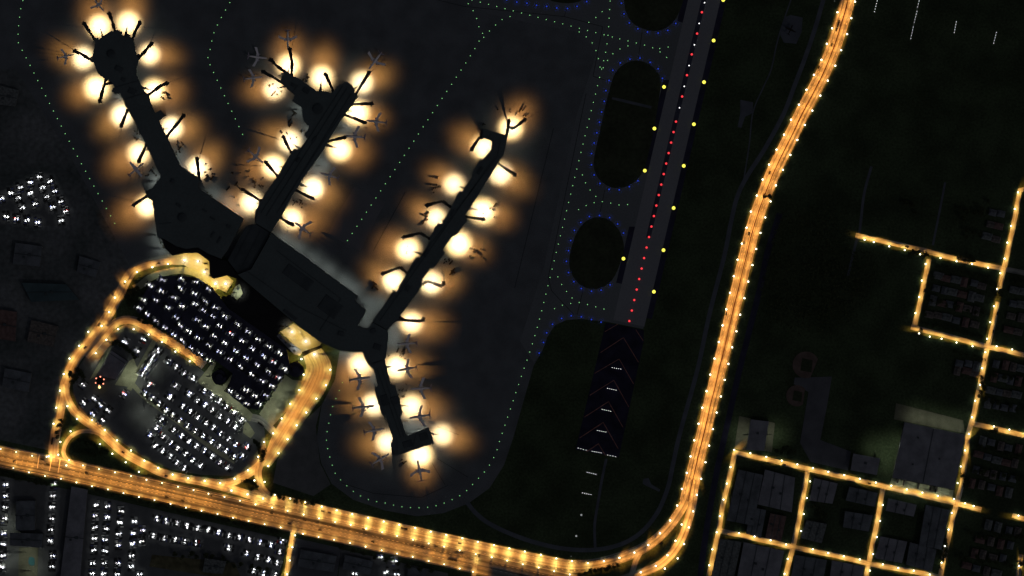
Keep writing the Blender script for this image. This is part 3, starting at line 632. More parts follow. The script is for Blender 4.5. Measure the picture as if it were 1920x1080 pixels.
# town
building("warehouse", [(1695, 791), (1809, 815), (1787.5, 917.5), (1672.5, 895)], 10, "great dark warehouse with one roof seam", "warehouse", roof='roofgrey', lines=[[(1749, 803), (1729, 905)]], units=[((1720, 820), 3, 3, 1, 12), ((1760, 860), 3, 3, 1, 12), ((1710, 870), 3, 3, 1, 12)])
building("office_block", [(1599, 850), (1649, 859), (1643, 890), (1594, 881)], 9, "plain dark office block beside the street of the warehouse", "building", roof='roofgrey', units=[((1622, 868), 5, 4, 1.2, 12)])
building("plain_hall", [(1407, 786), (1441, 790), (1432, 845), (1399, 843)], 8, "plain dark hall at the town's north-west corner", "building", roof='roofgrey', units=[((1420, 812), 4, 4, 1.2, 12)])
TB = [
 ([(1384, 880), (1430, 890), (1412, 985), (1362, 975)], 'roofblue', "broad slate works roof in the first lower town block", 8),
 ([(1434, 880), (1490, 895), (1484, 960), (1420, 945)], 'roofgrey', "grey works roof with a bite in the first lower town block", 7),
 ([(1444, 962), (1474, 968), (1464, 1015), (1434, 1008)], 'roofred', "red striped roof in the first lower town block", 6),
 ([(1408, 950), (1436, 956), (1426, 1008), (1398, 1000)], 'roofblue', "small slate roof beside the red striped one", 7),
 ([(1526, 896), (1570, 906), (1560, 944), (1517, 938)], 'roofgrey', "grey shed at the top of the second lower town block", 7),
 ([(1592, 912), (1645, 924), (1640, 950), (1585, 938)], 'roofblue', "slate shed under the warehouse street", 6),
 ([(1584, 958), (1636, 966), (1628, 996), (1580, 988)], 'roofblue', "slate shed in the middle of the second lower town block", 6),
 ([(1512, 975), (1550, 982), (1540, 1018), (1500, 1008)], 'houseb', "grey hipped shed low in the second lower town block", 6),
 ([(1665, 934), (1718, 946), (1712, 968), (1660, 957)], 'roofgrey', "parked-round office under the great warehouse court", 7),
 ([(1735, 946), (1780, 956), (1764, 1030), (1722, 1022)], 'roofblue', "long ribbed slate hall beside the long street", 8),
 ([(1650, 1005), (1700, 1015), (1690, 1055), (1640, 1046)], 'roofgrey', "square grey hall low in the third lower town block", 8),
 ([(1705, 1016), (1755, 1030), (1746, 1072), (1698, 1058)], 'roofblue', "square slate hall next to the square grey one", 7),
 ([(1350, 1010), (1390, 1016), (1374, 1090), (1332, 1090)], 'houseb', "dim shed under the lowest town street, westernmost", 6),
 ([(1394, 1016), (1470, 1032), (1455, 1100), (1378, 1100)], 'roofgrey', "wide ribbed roof under the lowest town street", 7),
 ([(1490, 1040), (1550, 1050), (1540, 1100), (1480, 1100)], 'roofblue', "slate roof under the middle of the lowest town street", 6),
 ([(1560, 1050), (1620, 1062), (1612, 1100), (1552, 1100)], 'roofgrey', "grey roof beside the third cross street's foot", 6)]
for poly, rf, lb, h in TB:
    cx, cy = sum(p[0] for p in poly) / 4, sum(p[1] for p in poly) / 4
    mid = lambda i, j, t: (poly[i][0] + (poly[j][0] - poly[i][0]) * t, poly[i][1] + (poly[j][1] - poly[i][1]) * t)
    building("building", poly, h, lb, "building", roof=rf, lines=[[mid(0, 1, .33), mid(3, 2, .33)], [mid(0, 1, .66), mid(3, 2, .66)]], units=[((cx + 6, cy + 5), 4, 4, 1.2, 12), ((cx - 8, cy - 6), 5, 4, 1.4, 12)])

# ------------------------------------------------------------------ houses
def house(w, d, h, rm):
    root = empty("house"); b = MB(); b.prism([(-w / 2, -d / 2), (w / 2, -d / 2), (w / 2, d / 2), (-w / 2, d / 2)], 0, h, top=False); b.build("wall", M['wall'], root)
    b = MB(); e = .5; W, Dd = w / 2 + e, d / 2 + e; t = h + d * .28; k = W - Dd * .6
    p = [(-W, -Dd, h), (W, -Dd, h), (W, Dd, h), (-W, Dd, h), (-k, 0, t), (k, 0, t)]
    for f in ((0, 1, 5, 4), (2, 3, 4, 5), (1, 2, 5), (3, 0, 4)): b.face([p[i] for i in f])
    r = b.build("roof", M[rm], root); b = MB(); b.box((k * .5, d * .12, t - .2), (1, 1, 2.2)); b.build("chimney", M['wall'], r)
    return Proto(root)
HP = [house(13, 9, 3.2, 'housea'), house(15, 10, 3.4, 'houseb'), house(11, 9, 3.2, 'roofblue'), house(14, 9, 3.3, 'roofred')]
HN = ["brown hipped house", "grey hipped house", "small slate house", "red roofed house"]
HB = [  # block corner, east vector end, south vector end, columns, rows, words
 ((1752, 505), (1852, 527), (1732, 598), 6, 4, "block under the topmost street"),
 ((1792, 672), (1838, 681), (1786, 700), 3, 2, "strip above the warehouse"),
 ((1864, 668), (1925, 680), (1842, 768), 4, 4, "block north-east of the warehouse"),
 ((1836, 812), (1920, 832), (1812, 918), 5, 4, "block east of the warehouse"),
 ((1850, 970), (1925, 986), (1795, 1072), 4, 4, "bottom corner block"),
 ((1893, 530), (1930, 536), (1880, 630), 2, 4, "block at the east edge"),
 ((1858, 385), (1885, 390), (1842, 455), 2, 3, "plots north of the topmost street")]
for (c, e, s_, nc, nr, wd) in HB:
    i = 0
    for r in range(nr):
        for k in range(nc):
            u, v = (k + .5) / nc, (r + .5) / nr
            x = c[0] + (e[0] - c[0]) * u + (s_[0] - c[0]) * v + R.uniform(-2, 2); y = c[1] + (e[1] - c[1]) * u + (s_[1] - c[1]) * v + R.uniform(-2, 2)
            q = R.randrange(4); o = HP[q].put((*P(x, y), 0), math.radians(-13 + R.choice((0, 90))))
            tag(o, f"dim {HN[q]}, {ordw(k + 1)} along row {ORD[r]}, " + wd.replace("block ", "block ", 1), "house", "dim houses of the town blocks")
# ------------------------------------------------------------------ trees
def tree(seed, r, h, n, name="tree"):
    rr = random.Random(seed); root = empty(name); b = MB(); b.lathe([(.35, 0), (.25, h * .5), (.12, h * .8)], 6)
    for k in range(3):
        a = rr.uniform(0, 6.28); q = MB()
        t = rr.uniform(.4, .6) * h; d = Vector((math.cos(a), math.sin(a), .8)) * r * .6; sdv = Vector((-math.sin(a), math.cos(a), 0)) * .1
        p = Vector((0, 0, t)); b.face([p - sdv, p + sdv, p + d]);
    b.build("trunk", M['bark'], root)
    b = MB(); lobes = [(Vector((rr.uniform(-.6, .6) * r, rr.uniform(-.6, .6) * r, h * rr.uniform(.55, .9))), r * rr.uniform(.35, .6)) for _ in range(8)]
    for i in range(n):
        c, lr = rr.choice(lobes); d = Vector((rr.gauss(0, 1), rr.gauss(0, 1), rr.gauss(0, .8))).normalized() * lr * rr.uniform(.6, 1.05); p = c + d
        u = Vector((rr.gauss(0, 1), rr.gauss(0, 1), rr.gauss(0, .5))).normalized(); w = u.cross(Vector((rr.gauss(0, .4), rr.gauss(0, .4), 1))).normalized(); sz = rr.uniform(.35, .8)
        b.face([p - u * sz, p - w * sz * .6, p + u * sz, p + w * sz * .6])
    b.build("crown", M['leaf'], root)
    return Proto(root)
TP = [tree(i, 4.2 + .5 * (i % 3), 8 + i % 3, 420) for i in range(5)]
TR = []   # (x, y, words)
def tree_row(pts, sp, wd, jit=1.5, sc=(.75, 1.15)):
    for i, (x, y) in enumerate(along(pts, sp, 0, False)):
        o = TP[R.randrange(5)].put((*P(x + R.uniform(-jit, jit), y + R.uniform(-jit, jit)), 0), R.uniform(0, 6.28), (R.uniform(*sc),) * 3)
        tag(o, f"dark leafy tree, {ordw(i + 1)} {wd}", "tree", "trees about the roads and town")
tree_row([(2, 888), (95, 908)], 8, "from the west in the row below the boulevard's west end")
tree_row([(296, 946), (400, 970), (530, 1000)], 10.5, "from the west in the row below the boulevard's middle")
tree_row([(180, 918), (285, 942)], 17, "from the west in the thin row below the boulevard")
tree_row([(135, 700), (139, 718), (148, 700), (160, 706), (146, 690)], 8, "in the clump beside the loop road's west bend", 2)
tree_row([(150, 828), (175, 832), (200, 848), (175, 850), (150, 850), (140, 838)], 11, "in the ring inside the teardrop ramp", 2)
tree_row([(462, 903), (474, 900), (482, 912), (470, 912)], 7, "in the dark wedge beside the slip road", 1)
tree_row([(512, 925), (548, 936), (590, 944), (612, 930)], 11, "in the row above the frontage road", 2)
tree_row([(1088, 1076), (1115, 1070), (1148, 1062), (1160, 1058)], 7, "in the row inside the highway wedge", 1)
tree_row([(242, 570), (252, 552), (262, 540), (245, 545), (238, 560)], 8, "in the clump between loop road and garage", 2)
tree_row([(212, 645), (220, 640), (232, 650), (250, 662), (256, 672)], 8, "around the tower block's north side", 1.5)
tree_row([(496, 845), (492, 862), (484, 830), (478, 826)], 8, "beside the car park's east corner", 1.5)
tree_row([(115, 790), (108, 812), (112, 826)], 10, "beside the loop road's foot", 1)
tree_row([(262, 600), (275, 604), (292, 612)], 9, "between inner road and garage", 1)
tree_row([(500, 1066), (470, 1060), (440, 1062), (400, 1040), (360, 1040), (320, 1042)], 15, "in the planted court below the boulevard", 4)
tree_row([(640, 1026), (700, 1044), (760, 1058), (830, 1074)], 22, "in the sparse row below the boulevard's east half", 2)
tree_row([(1704, 478), (1712, 472), (1736, 480), (1742, 476)], 10, "beside the topmost street's short turn", 1.5)
tree_row([(1800, 484), (1812, 490), (1826, 488), (1818, 480)], 9, "over the dark gap in the topmost street", 1.5)
tree_row([(1858, 535), (1870, 540), (1876, 553), (1862, 550)], 9, "over the dark gap in the long street", 1.5)
tree_row([(1896, 518), (1910, 520), (1920, 526), (1900, 530)], 9, "at the east end of the topmost street", 2)
tree_row([(1858, 810), (1866, 808)], 8, "beside the short street off the long street", 1)
tree_row([(1804, 888), (1812, 900), (1806, 912), (1818, 905)], 8, "beside the long street, east of the warehouse", 1.5)
tree_row([(1762, 1060), (1772, 1040), (1775, 1010)], 10, "along the long street's foot", 1.5)
tree_row([(1835, 742), (1842, 725), (1838, 700)], 9, "along the long street's middle", 2)
tree_row([(1455, 843), (1464, 848), (1472, 838), (1480, 850), (1492, 846)], 9, "beside the plain hall", 2)
tree_row([(1525, 950), (1538, 958), (1550, 966), (1532, 972)], 9, "in the second lower town block", 2)
tree_row([(1724, 630), (1735, 560), (1745, 520)], 14, "along the house block's west side", 2)
tree_row([(1760, 500), (1850, 520)], 15, "along the house block's top side", 3)
tree_row([(1745, 560), (1850, 590)], 17, "along the house block's middle", 5)
tree_row([(1735, 606), (1845, 632)], 13, "along the house block's bottom side", 2)
tree_row([(1790, 662), (1840, 672)], 12, "south of the house block", 2)
tree_row([(1855, 700), (1930, 720)], 14, "along the upper east block", 5); tree_row([(1848, 750), (1930, 770)], 14, "along the lower east block", 5)
tree_row([(1835, 840), (1930, 860)], 15, "along the top of the warehouse's east block", 4); tree_row([(1825, 880), (1930, 905)], 13, "along the bottom of the warehouse's east block", 5)
tree_row([(1820, 1000), (1930, 1010)], 14, "along the top of the bottom corner block", 5); tree_row([(1800, 1045), (1930, 1060)], 14, "along the bottom of the bottom corner block", 5)
tree_row([(1850, 380), (1830, 405), (1800, 390), (1810, 440), (1840, 440)], 13, "in the plots north of the topmost street", 4)
tree_row([(1434, 366), (1450, 372)], 9, "beside the highway's east edge", 1)
tree_row([(1700, 380), (1720, 400)], 14, "standing alone in the dark east field", 5)
# far wood: one mass nobody could count
b = MB(); rr = random.Random(5)
for i in range(9000):
    x, y = rr.uniform(1425, 1680), rr.uniform(385, 640)
    if math.hypot((x - 1520) / 125, (y - 505) / 118) > rr.uniform(.75, 1.1) or abs(x - (1440 - .245 * (y - 390))) < 22 or (y < 470 and x > 1595): continue
    p = Vector((*P(x, y), rr.uniform(3, 9))); u = Vector((rr.gauss(0, 1), rr.gauss(0, 1), rr.gauss(0, .5))).normalized(); w = u.cross(Vector((rr.gauss(0, .5), rr.gauss(0, .5), 1))).normalized(); sz = rr.uniform(.8, 2.0)
    b.face([p - u * sz, p - w * sz * .6, p + u * sz, p + w * sz * .6])
tag(b.build("wood", M['leaf']), "dark mass of woodland east of the highway", "wood", None, 'stuff')

# ------------------------------------------------------------------ lamps
def facing(x, y):
    best = None
    for pl in ROADS:
        for a in pl:
            d = (a[0] - x) ** 2 + (a[1] - y) ** 2
            if best is None or d < best[0]: best = (d, a)
    return math.atan2(best[1][1] - y, best[1][0] - x)
def pole_lamp(name, kind, h, globe=.95):
    b = MB(); b.lathe([(.16, 0), (.08, h + .1)], 6, (-.7, 0)); b.box((-.7, 0, .25), (.7, .7, .5)); b.box((-.3, 0, h + .05), (.9, .14, .12)); root = b.build(name, M['steel'])
    b = MB(); b.lathe([(.25, h), (globe * .8, h + .3), (globe, h + .8), (globe * .7, h + 1.4), (.15, h + 1.6)], 8); b.build("lamp_globe", M['g_lamp'], root, True)
    bulb(kind, root, h - .2)
    return Proto(root)
LAMP = dict(highway=(pole_lamp("highway_lamp", 'highway', 9.1, 1.15), "highway lamp"), boulevard=(pole_lamp("boulevard_lamp", 'boulevard', 9.1, .85), "boulevard lamp"),
            double=(pole_lamp("twin_road_lamp", 'double', 9.1, .85), "road lamp"), loop=(pole_lamp("approach_road_lamp", 'loop', 9.1, 1.1), "road lamp"),
            bar=(pole_lamp("frontage_lamp", 'bar', 9.1, 1.0), "road lamp"), loopmid=(pole_lamp("approach_road_lamp", 'loopmid', 9.1, 1.1), "road lamp"), wideloop=(pole_lamp("return_road_lamp", 'wideloop', 9.1, 1.1), "road lamp"),
            forecourt=(pole_lamp("forecourt_lamp", 'forecourt', 9.1, 1.2), "forecourt lamp"), street=(pole_lamp("street_lamp", 'street', 8.1, 1.05), "street lamp"))
def lamps(kind, pts, wd, adj="white-globed"):
    pr, cat = LAMP[kind]
    for i, (x, y) in enumerate(pts):
        w = P(x, y); o = pr.put((*w, 0), facing(*w))
        tag(o, f"{adj} lamp post, {ordw(i + 1)} {wd}", cat, "lit lamp posts along the roads")
HL = [(1569, 24), (1559, 54), (1549, 83), (1539, 113), (1525, 141), (1511, 169), (1497, 197), (1482, 225), (1469, 253), (1455, 281), (1441, 309), (1429, 337), (1418, 367), (1407, 397), (1399, 427), (1390, 457), (1382, 487), (1375, 518), (1368, 549),
      (1361, 580), (1354, 610), (1347, 641), (1339, 672), (1331, 702), (1324, 733), (1316, 764), (1309, 794), (1301, 825), (1294, 855), (1287, 886), (1278, 916)]
lamps('highway', HL, "from the top along the highway's runway side")
lamps('highway', [(1602, 4), (1595, 35), (1587, 65), (1576, 95), (1565, 124), (1551, 152), (1537, 180), (1522, 208), (1508, 235), (1494, 263), (1481, 291), (1467, 319), (1454, 348), (1444, 378), (1434, 408), (1425, 437), (1417, 467), (1410, 497), (1402, 528),
                  (1395, 559), (1387, 590), (1380, 621), (1372, 651), (1365, 682), (1358, 712), (1351, 743), (1343, 773), (1336, 804), (1329, 835), (1322, 866), (1314, 897), (1306, 927), (1299, 958), (1291, 988), (1282, 1019), (1270, 1046), (1246, 1065)], "from the top along the highway's town side")
lamps('highway', [(1277.5, 982.5), (1266, 1013), (1251, 1040), (1229, 1060), (1201, 1072)], "from the top along the grass wedge beside the ramp")
lamps('highway', [(1269, 947), (1256, 975), (1237, 999), (1215, 1021), (1189, 1035), (1161, 1045), (1132, 1051)], "from the top round the frontage road's bend")
lamps('bar', [(1102, 1055), (1072, 1051), (1043, 1046), (1014, 1039), (984, 1033), (955, 1027), (926, 1021), (896, 1015), (867, 1008), (837, 1002), (808, 996), (779, 989), (749, 983), (720, 977), (691, 970), (661, 963), (632, 956), (604, 949), (573, 941),
                 (545, 934), (516, 927)], "from the east along the frontage road's top edge")
lamps('double', [(480, 945), (511, 951), (540, 957), (570, 964), (599, 971), (629, 978), (658, 983), (687, 990), (717, 997), (745, 1004), (775, 1011), (804, 1018), (833, 1024), (862, 1031), (892, 1038), (922, 1044), (951, 1050), (980, 1057), (1010, 1063), (1039, 1070), (1068, 1076)],
      "from the west along the strip between frontage road and boulevard")
lamps('boulevard', [(3, 841), (32, 847), (62, 854), (89, 856), (131, 862), (157, 872), (187, 879), (217, 885), (247, 892), (276, 899), (305, 905), (335, 912), (364, 918), (392, 925), (422, 931), (451, 938)], "from the west along the boulevard's upper edge")
lamps('boulevard', [(27, 877), (56, 885), (86, 892), (116, 897), (145, 904), (174, 911), (204, 917), (233, 924), (262, 931), (291, 937), (321, 944), (350, 951), (379, 957), (409, 963), (438, 970), (467, 976), (497, 982), (527, 988), (569, 1000), (598, 1006), (627, 1011),
                    (657, 1017), (686, 1024), (716, 1031), (745, 1037), (774, 1043), (804, 1051), (833, 1057), (862, 1065), (887, 1071)], "from the west along the boulevard's lower edge")
lamps('loopmid', [(258, 510), (236, 528), (287, 501), (316, 495), (217, 558), (206, 585), (192, 611), (201, 637), (181, 662)], "down the approach road's garage side")
lamps('loop', [(167, 622), (150, 648), (132, 672), (121, 701), (114, 732), (107, 764), (102, 794), (93, 855)], "down the approach road's outer side")
lamps('loop', [(223, 617), (252, 617), (280, 627), (305, 641), (330, 659), (357, 677)], "from the bend along the inner road")
lamps('loop', [(128, 761), (146, 785), (174, 787), (198, 806), (221, 825), (247, 844), (272, 863), (298, 877), (325, 889), (354, 896), (385, 901), (414, 905), (441, 897), (466, 881), (485, 856), (496, 828)],
      "round the return road's inner edge from the west")
lamps('wideloop', [(513, 812), (529, 784), (545, 757), (562, 731), (570, 702)], "up the return road's garage side")
lamps('loop', [(134, 808), (115, 828), (111, 852), (126, 872)], "of those added to light the teardrop ramp")  # unseen lamps added because the other road lamps leave the ramp dark
lamps('loop', [(189, 832), (212, 850), (237, 866), (262, 884), (435, 919), (465, 926), (494, 934)], "round the return road's outer edge from the west")
lamps('wideloop', [(478, 900), (497, 903), (504, 873), (523, 849), (540, 823), (557, 797), (575, 773), (594, 747), (612, 722), (620, 693)], "up the return road's apron side")
lamps('forecourt', [(347, 488), (372, 490), (384, 510), (405, 532), (424, 532)], "from the west over the departures forecourt")
lamps('forecourt', [(548, 622), (574, 640), (590, 664), (566, 673)], "from the top over the arrivals forecourt")
def tl(pts, wd): lamps('street', pts, wd, "white-topped")
tl([(1376, 843), (1406, 849), (1436, 856), (1465, 863), (1494, 870), (1523, 877), (1552, 884), (1582, 890), (1611, 897), (1641, 904), (1670, 910), (1699, 917), (1728, 923), (1757, 929), (1787, 935), (1808, 943), (1824, 948)], "from the west along the warehouse street")
tl([(1369, 875), (1362, 906), (1356, 936), (1349, 967), (1343, 997), (1335, 1029), (1329, 1059)], "from the top of the westernmost town street")
tl([(1518, 902), (1512, 933), (1506, 963), (1501, 995), (1476, 1047), (1470, 1075)], "from the top of the second cross street")
tl([(1654, 946), (1649, 976), (1643, 1006), (1636, 1038), (1630, 1069)], "from the top of the third cross street")
tl([(1907, 361), (1901, 392), (1894, 424), (1887, 455), (1882, 485), (1874, 512), (1868, 542), (1862, 574), (1855, 604), (1849, 635), (1846, 660), (1840, 690), (1836, 721), (1827, 751), (1821, 782), (1815, 813), (1808, 844), (1800, 874), (1794, 905), (1783, 961), (1777, 992),
    (1770, 1023), (1764, 1054)], "from the top of the long town street")
tl([(1620, 450), (1637, 454), (1666, 462), (1695, 469), (1724, 477), (1762, 484), (1792, 490), (1821, 495), (1851, 502)], "from the west along the topmost town street")
tl([(1734, 495), (1727, 526), (1722, 557), (1715, 587)], "from the top of the house block's west street")
tl([(1722, 625), (1742, 631), (1764, 635), (1792, 642), (1822, 649), (1867, 649), (1896, 655)], "from the west along the street under the house block")
tl([(1862, 799), (1891, 805), (1920, 811)], "from the west along the short street off the long one")
tl([(1385, 999), (1414, 1005), (1444, 1012), (1473, 1020), (1523, 1029), (1552, 1036), (1581, 1042), (1611, 1048), (1654, 1057), (1683, 1064), (1712, 1069), (1742, 1076)], "from the west along the lowest town street")
tl([(1908, 966)], "and only one, at the tiny street end by the east edge"); tl([(1909, 1060)], "and only one, in the bottom corner street")
tl([(554, 1003), (549, 1025), (544, 1050), (539, 1076)], "of those added to light the small side street below the boulevard")  # lamps added to make this street bright
# small white marker lamps at ground beside the perimeter road
b = MB(); b.lathe([(.5, 0), (.4, .8), (.15, 1)], 6); mk = Proto(b.build("marker_lamp", M['g_dim']))
for i, (x, y) in enumerate([(1565, 2), (1071, 1043), (1128, 1048)]): tag(mk.put((*P(x, y), 0)), ("small white marker lamp left of the highway at the top edge", "dim marker lamp in the dark verge above the frontage road", "second dim marker lamp in the dark verge above the frontage road")[i], "marker lamp")

# twin-head parking lamps
def park_lamp(name, kind):
    b = MB(); b.lathe([(.14, 0), (.08, 7.7)], 6, (0, -.8)); b.box((0, -.4, 7.75), (.14, .9, .14)); root = b.build(name, M['steel'])
    for s in (-1, 1):
        b = MB(); b.box((s * .7, 0, 7.75), (.8, .4, .2), 0, .8); b.build("lamp_head", M['steel'], root)
    bulb(kind, root, 7.5); return Proto(root)
PL, DL = park_lamp("parking_lamp", 'lot'), park_lamp("deck_lamp", 'deck')
CARS = []
def plamps(pr, pts, ang, wd, z=0, cars=True, along_row=False, adj="twin-headed white"):
    for i, (x, y) in enumerate(pts):
        a = math.radians(ang + R.uniform(-9, 9))
        o = pr.put((*P(x, y), z), a); tag(o, f"{adj} lamp, {ordw(i + 1)} {wd}", "parking lamp", "lit lamps of the car parks")
        if cars: CARS.append((x, y, math.radians(ang), z, along_row, wd))
def dk(pts, wd): plamps(DL, pts, -30, wd, GH, True, True, "garage-top twin")
dk([(283, 536), (306, 525), (342, 524), (368, 529), (392, 542)], "from the west round the deck's curved top edge")
dk([(304, 546), (339, 541), (366, 550), (386, 565), (404, 577), (423, 593), (446, 608), (466, 622), (485, 636), (505, 649), (526, 662)], "from the west in the row next the terminal")
dk([(269, 562), (293, 563), (327, 558), (315, 576), (342, 574), (367, 570), (383, 582), (400, 593), (413, 612), (434, 626), (455, 639), (474, 653), (495, 667), (514, 679)], "from the west in the second deck row")
dk([(331, 595), (371, 600), (387, 612), (402, 630), (422, 643), (443, 657), (462, 671), (483, 684), (504, 697)], "from the west in the third deck row")
dk([(339, 610), (355, 622), (372, 633), (392, 647), (412, 660), (432, 673), (452, 688), (473, 702), (492, 714)], "from the west in the fourth deck row")
dk([(262, 577), (277, 589), (294, 602), (310, 614), (327, 627), (343, 639), (359, 652), (376, 663), (392, 675)], "from the west along the deck's inner-road edge")
dk([(534, 691), (522, 707), (510, 724), (499, 741), (487, 757)], "from the top along the deck's east edge")
dk([(462, 731), (479, 742), (432, 733), (448, 745), (464, 757)], "in the deck's south corner")
def lt(pts, wd, ang=55, **k): plamps(PL, pts, ang, wd, 0, **k)
lt([(383, 733), (397, 742), (412, 752), (425, 763), (439, 774), (453, 787)], "from the west beside the plaza lane")
lt([(356, 739), (371, 751), (385, 759), (398, 769), (413, 781), (427, 790), (442, 800)], "from the west in the surface lot's second row")
lt([(318, 744), (343, 762), (357, 772), (372, 782), (387, 792), (401, 802), (414, 812), (429, 823), (442, 833), (464, 837)], "from the west in the surface lot's third row")
lt([(272, 737), (286, 747), (299, 757), (312, 769), (324, 779), (338, 788), (352, 798), (367, 808), (382, 817), (397, 827), (411, 837), (425, 845), (439, 857), (454, 855)], "from the west beside the slanting olive lane")
lt([(303, 787), (294, 801), (282, 815)], "from the top in the short column by the empty lot")
lt([(326, 807), (341, 817), (355, 827), (369, 836), (384, 845), (398, 856), (413, 867), (427, 876)], "from the west just below the olive lane")
lt([(306, 819), (320, 830), (333, 841), (348, 851), (362, 862), (377, 872)], "from the west in the surface lot's sixth row")
lt([(292, 836), (306, 845), (320, 856), (333, 867), (346, 877)], "from the west in the surface lot's lowest row")
lt([(235, 641), (269, 637), (257, 657)], "in the small lot north of the tower block", -30)
lt([(297, 657), (288, 667), (283, 677), (277, 685), (272, 693), (267, 701)], "from the top in the tight column east of the tower block", 60)
lt([(317, 678), (331, 688), (346, 700), (363, 709), (281, 721), (330, 723), (319, 744), (355, 738)], "in the loose rows west of the plaza", 60)
lt([(156, 721), (233, 739), (176, 747), (157, 755), (188, 759), (203, 769), (174, 776), (192, 788)], "in the small lot south of the control tower", -40)
lt([(3, 372), (21, 362), (38, 352), (57, 342), (74, 332)], "from the west along the triangle lot's top edge", 8)
lt([(94, 340), (103, 358), (114, 378), (123, 396)], "from the top along the triangle lot's east edge", 10)
lt([(80, 351), (57, 362), (34, 371), (88, 369), (66, 382), (42, 390), (99, 388)], "inside the triangle lot", 12)
lt([(12, 406), (31, 410), (51, 413), (71, 417), (115, 413)], "from the west along the triangle lot's lower edge", 5)
for pts, w in (([(11, 909), (11, 930), (10, 951), (9, 972), (7, 1000), (6, 1021), (6, 1042), (4, 1063)], "first"), ([(101, 908), (99, 930), (98, 951), (97, 972), (95, 993), (94, 1014), (99, 1042), (97, 1062)], "second"),
               ([(181, 947), (179, 967), (178, 989), (177, 1010), (176, 1031), (174, 1056), (173, 1076)], "third"), ([(202, 949), (201, 970), (199, 991), (197, 1012), (197, 1033), (196, 1056), (195, 1076)], "fourth"),
               ([(227, 958), (225, 980), (223, 1001), (222, 1022), (221, 1056), (220, 1076)], "fifth"), ([(252, 978), (250, 1000), (249, 1019), (247, 1042), (246, 1062)], "sixth"), ([(267, 994), (266, 1015), (262, 1077)], "seventh")):
    lt(pts, f"from the top in the {w} column below the boulevard", 2)
lt([(295, 972), (312, 977), (332, 981), (351, 986), (371, 990), (391, 993), (410, 998), (430, 1004), (449, 1007), (468, 1012), (488, 1017), (508, 1021)], "from the west in the long row below the boulevard trees", 80)
lt([(288, 1004), (308, 1009), (328, 1012), (347, 1015), (368, 1018), (429, 1027), (463, 1037), (484, 1045), (504, 1049)], "from the west in the second row below the boulevard trees", 80)
lt([(476, 1070), (495, 1075)], "from the west in the bottom row below the boulevard trees", 75)
lt([(529, 1015), (525, 1035), (520, 1055), (517, 1077)], "from the top beside the small side street", 70)
lt([(713, 1045), (740, 1052), (665, 1076), (724, 1073), (744, 1077)], "in the yard below the boulevard's middle", 10)

# ------------------------------------------------------------------ parked cars
def car_shape(b, c, rz, l=4.6, w=1.9, big=False):
    x, y, z = c
    b.box((x, y, z + .62), (l, w, .62), rz, .93, False); b.box((x - .2 * math.cos(rz), y - .2 * math.sin(rz), z + 1.18), (l * .52, w * .86, .5), rz, .78, False)
CM = ['carblack', 'cargrey', 'carwhite', 'carblack', 'carblue', 'cargrey', 'carred']; CW = [.38, .27, .05, .14, .1, .05, .006]
CN = {'carblack': "black", 'cargrey': "silver", 'carwhite': "white", 'carblue': "dark blue", 'carred': "red"}
CP = {}
for k in set(CM):
    b = MB(); car_shape(b, (0, 0, 0), 0); CP[k] = Proto(b.build("parked_car", M[k]))
stuff = MB(); mats = list(dict.fromkeys(CM)); n_ind = 0
for (x, y, a, z, arow, wd) in CARS:
    ax, ay = math.cos(a), -math.sin(a); bx, by = math.sin(a), math.cos(a)      # lobe axis and across, photo px
    if arow: slots = [(t, s) for t in (-9, -6.1, -3.2, 3.2, 6.1, 9) for s in (-3.3, 3.3)]
    else: slots = [(s, t) for s in (-3.6, 3.6) for t in (-8, -4.9, -1.7, 1.7, 4.9, 8)]
    ind = n_ind < 288 and ("surface lot" in wd or "olive lane" in wd or "plaza" in wd)
    for j, (t, s) in enumerate(slots):
        if R.random() < .16: continue
        px, py = x + ax * t + bx * s, y + ay * t + by * s
        w = P(px, py); rz = (a + math.pi / 2 if arow else a) + R.uniform(-.04, .04)
        k = R.choices(CM, CW)[0]
        if ind and j % 2 == 0 and n_ind < 295:
            o = CP[k].put((*w, z + .45), rz); o["gx"] = wd; n_ind += 1
            tag(o, f"{CN[k]} parked car under the lamps {wd}"[:110].replace("from the west ", "").replace("from the top ", ""), "car", "cars parked under the lamps")
        else:
            stuff.m = mats.index(k); car_shape(stuff, (*w, z + (.8 if z == 0 else .05)), rz)
for o in list(COL.objects):
    if o.get("gx"): del o["gx"]
tag(stuff.build("parked_cars", [M[k] for k in mats]), "hundreds of cars parked tight on garage deck and lots", "cars", None, 'stuff')
# cars on the roads
b = MB(); car_shape(b, (0, 0, 0), 0, 5.2, 2.2); RC = Proto(b.build("road_car", M['carblack']))
b = MB(); b.box((0, 0, 1.7), (9, 2.5, 2.6), 0, .97); b.box((5.6, 0, 1.3), (1.9, 2.3, 1.9), 0, .9); TK = Proto(b.build("box_truck", M['carblack']))
def nearest_dir(x, y):
    best = None
    for pl in ROADS:
        for i in range(len(pl) - 1):
            d = (pl[i][0] - x) ** 2 + (pl[i][1] - y) ** 2
            if best is None or d < best[0]: best = (d, pl[i], pl[i + 1])
    return math.atan2(best[2][1] - best[1][1], best[2][0] - best[1][0])
def road_cars(pts, wd):
    for i, (x, y, *t) in enumerate(pts):
        w = P(x, y); q = TK if t else RC
        o = q.put((*w, .45), nearest_dir(*w)); tag(o, f"black {'truck' if t else 'car'}, {ordw(i + 1)} of the vehicles {wd}", "truck" if t else "car", "vehicles driving on the lit roads")
road_cars([(1572, 43, 1), (1568, 55), (1559, 84), (1535, 126), (1452, 287), (1443, 324), (1404, 438), (1394, 455), (1362, 588)], "from the top on the highway")
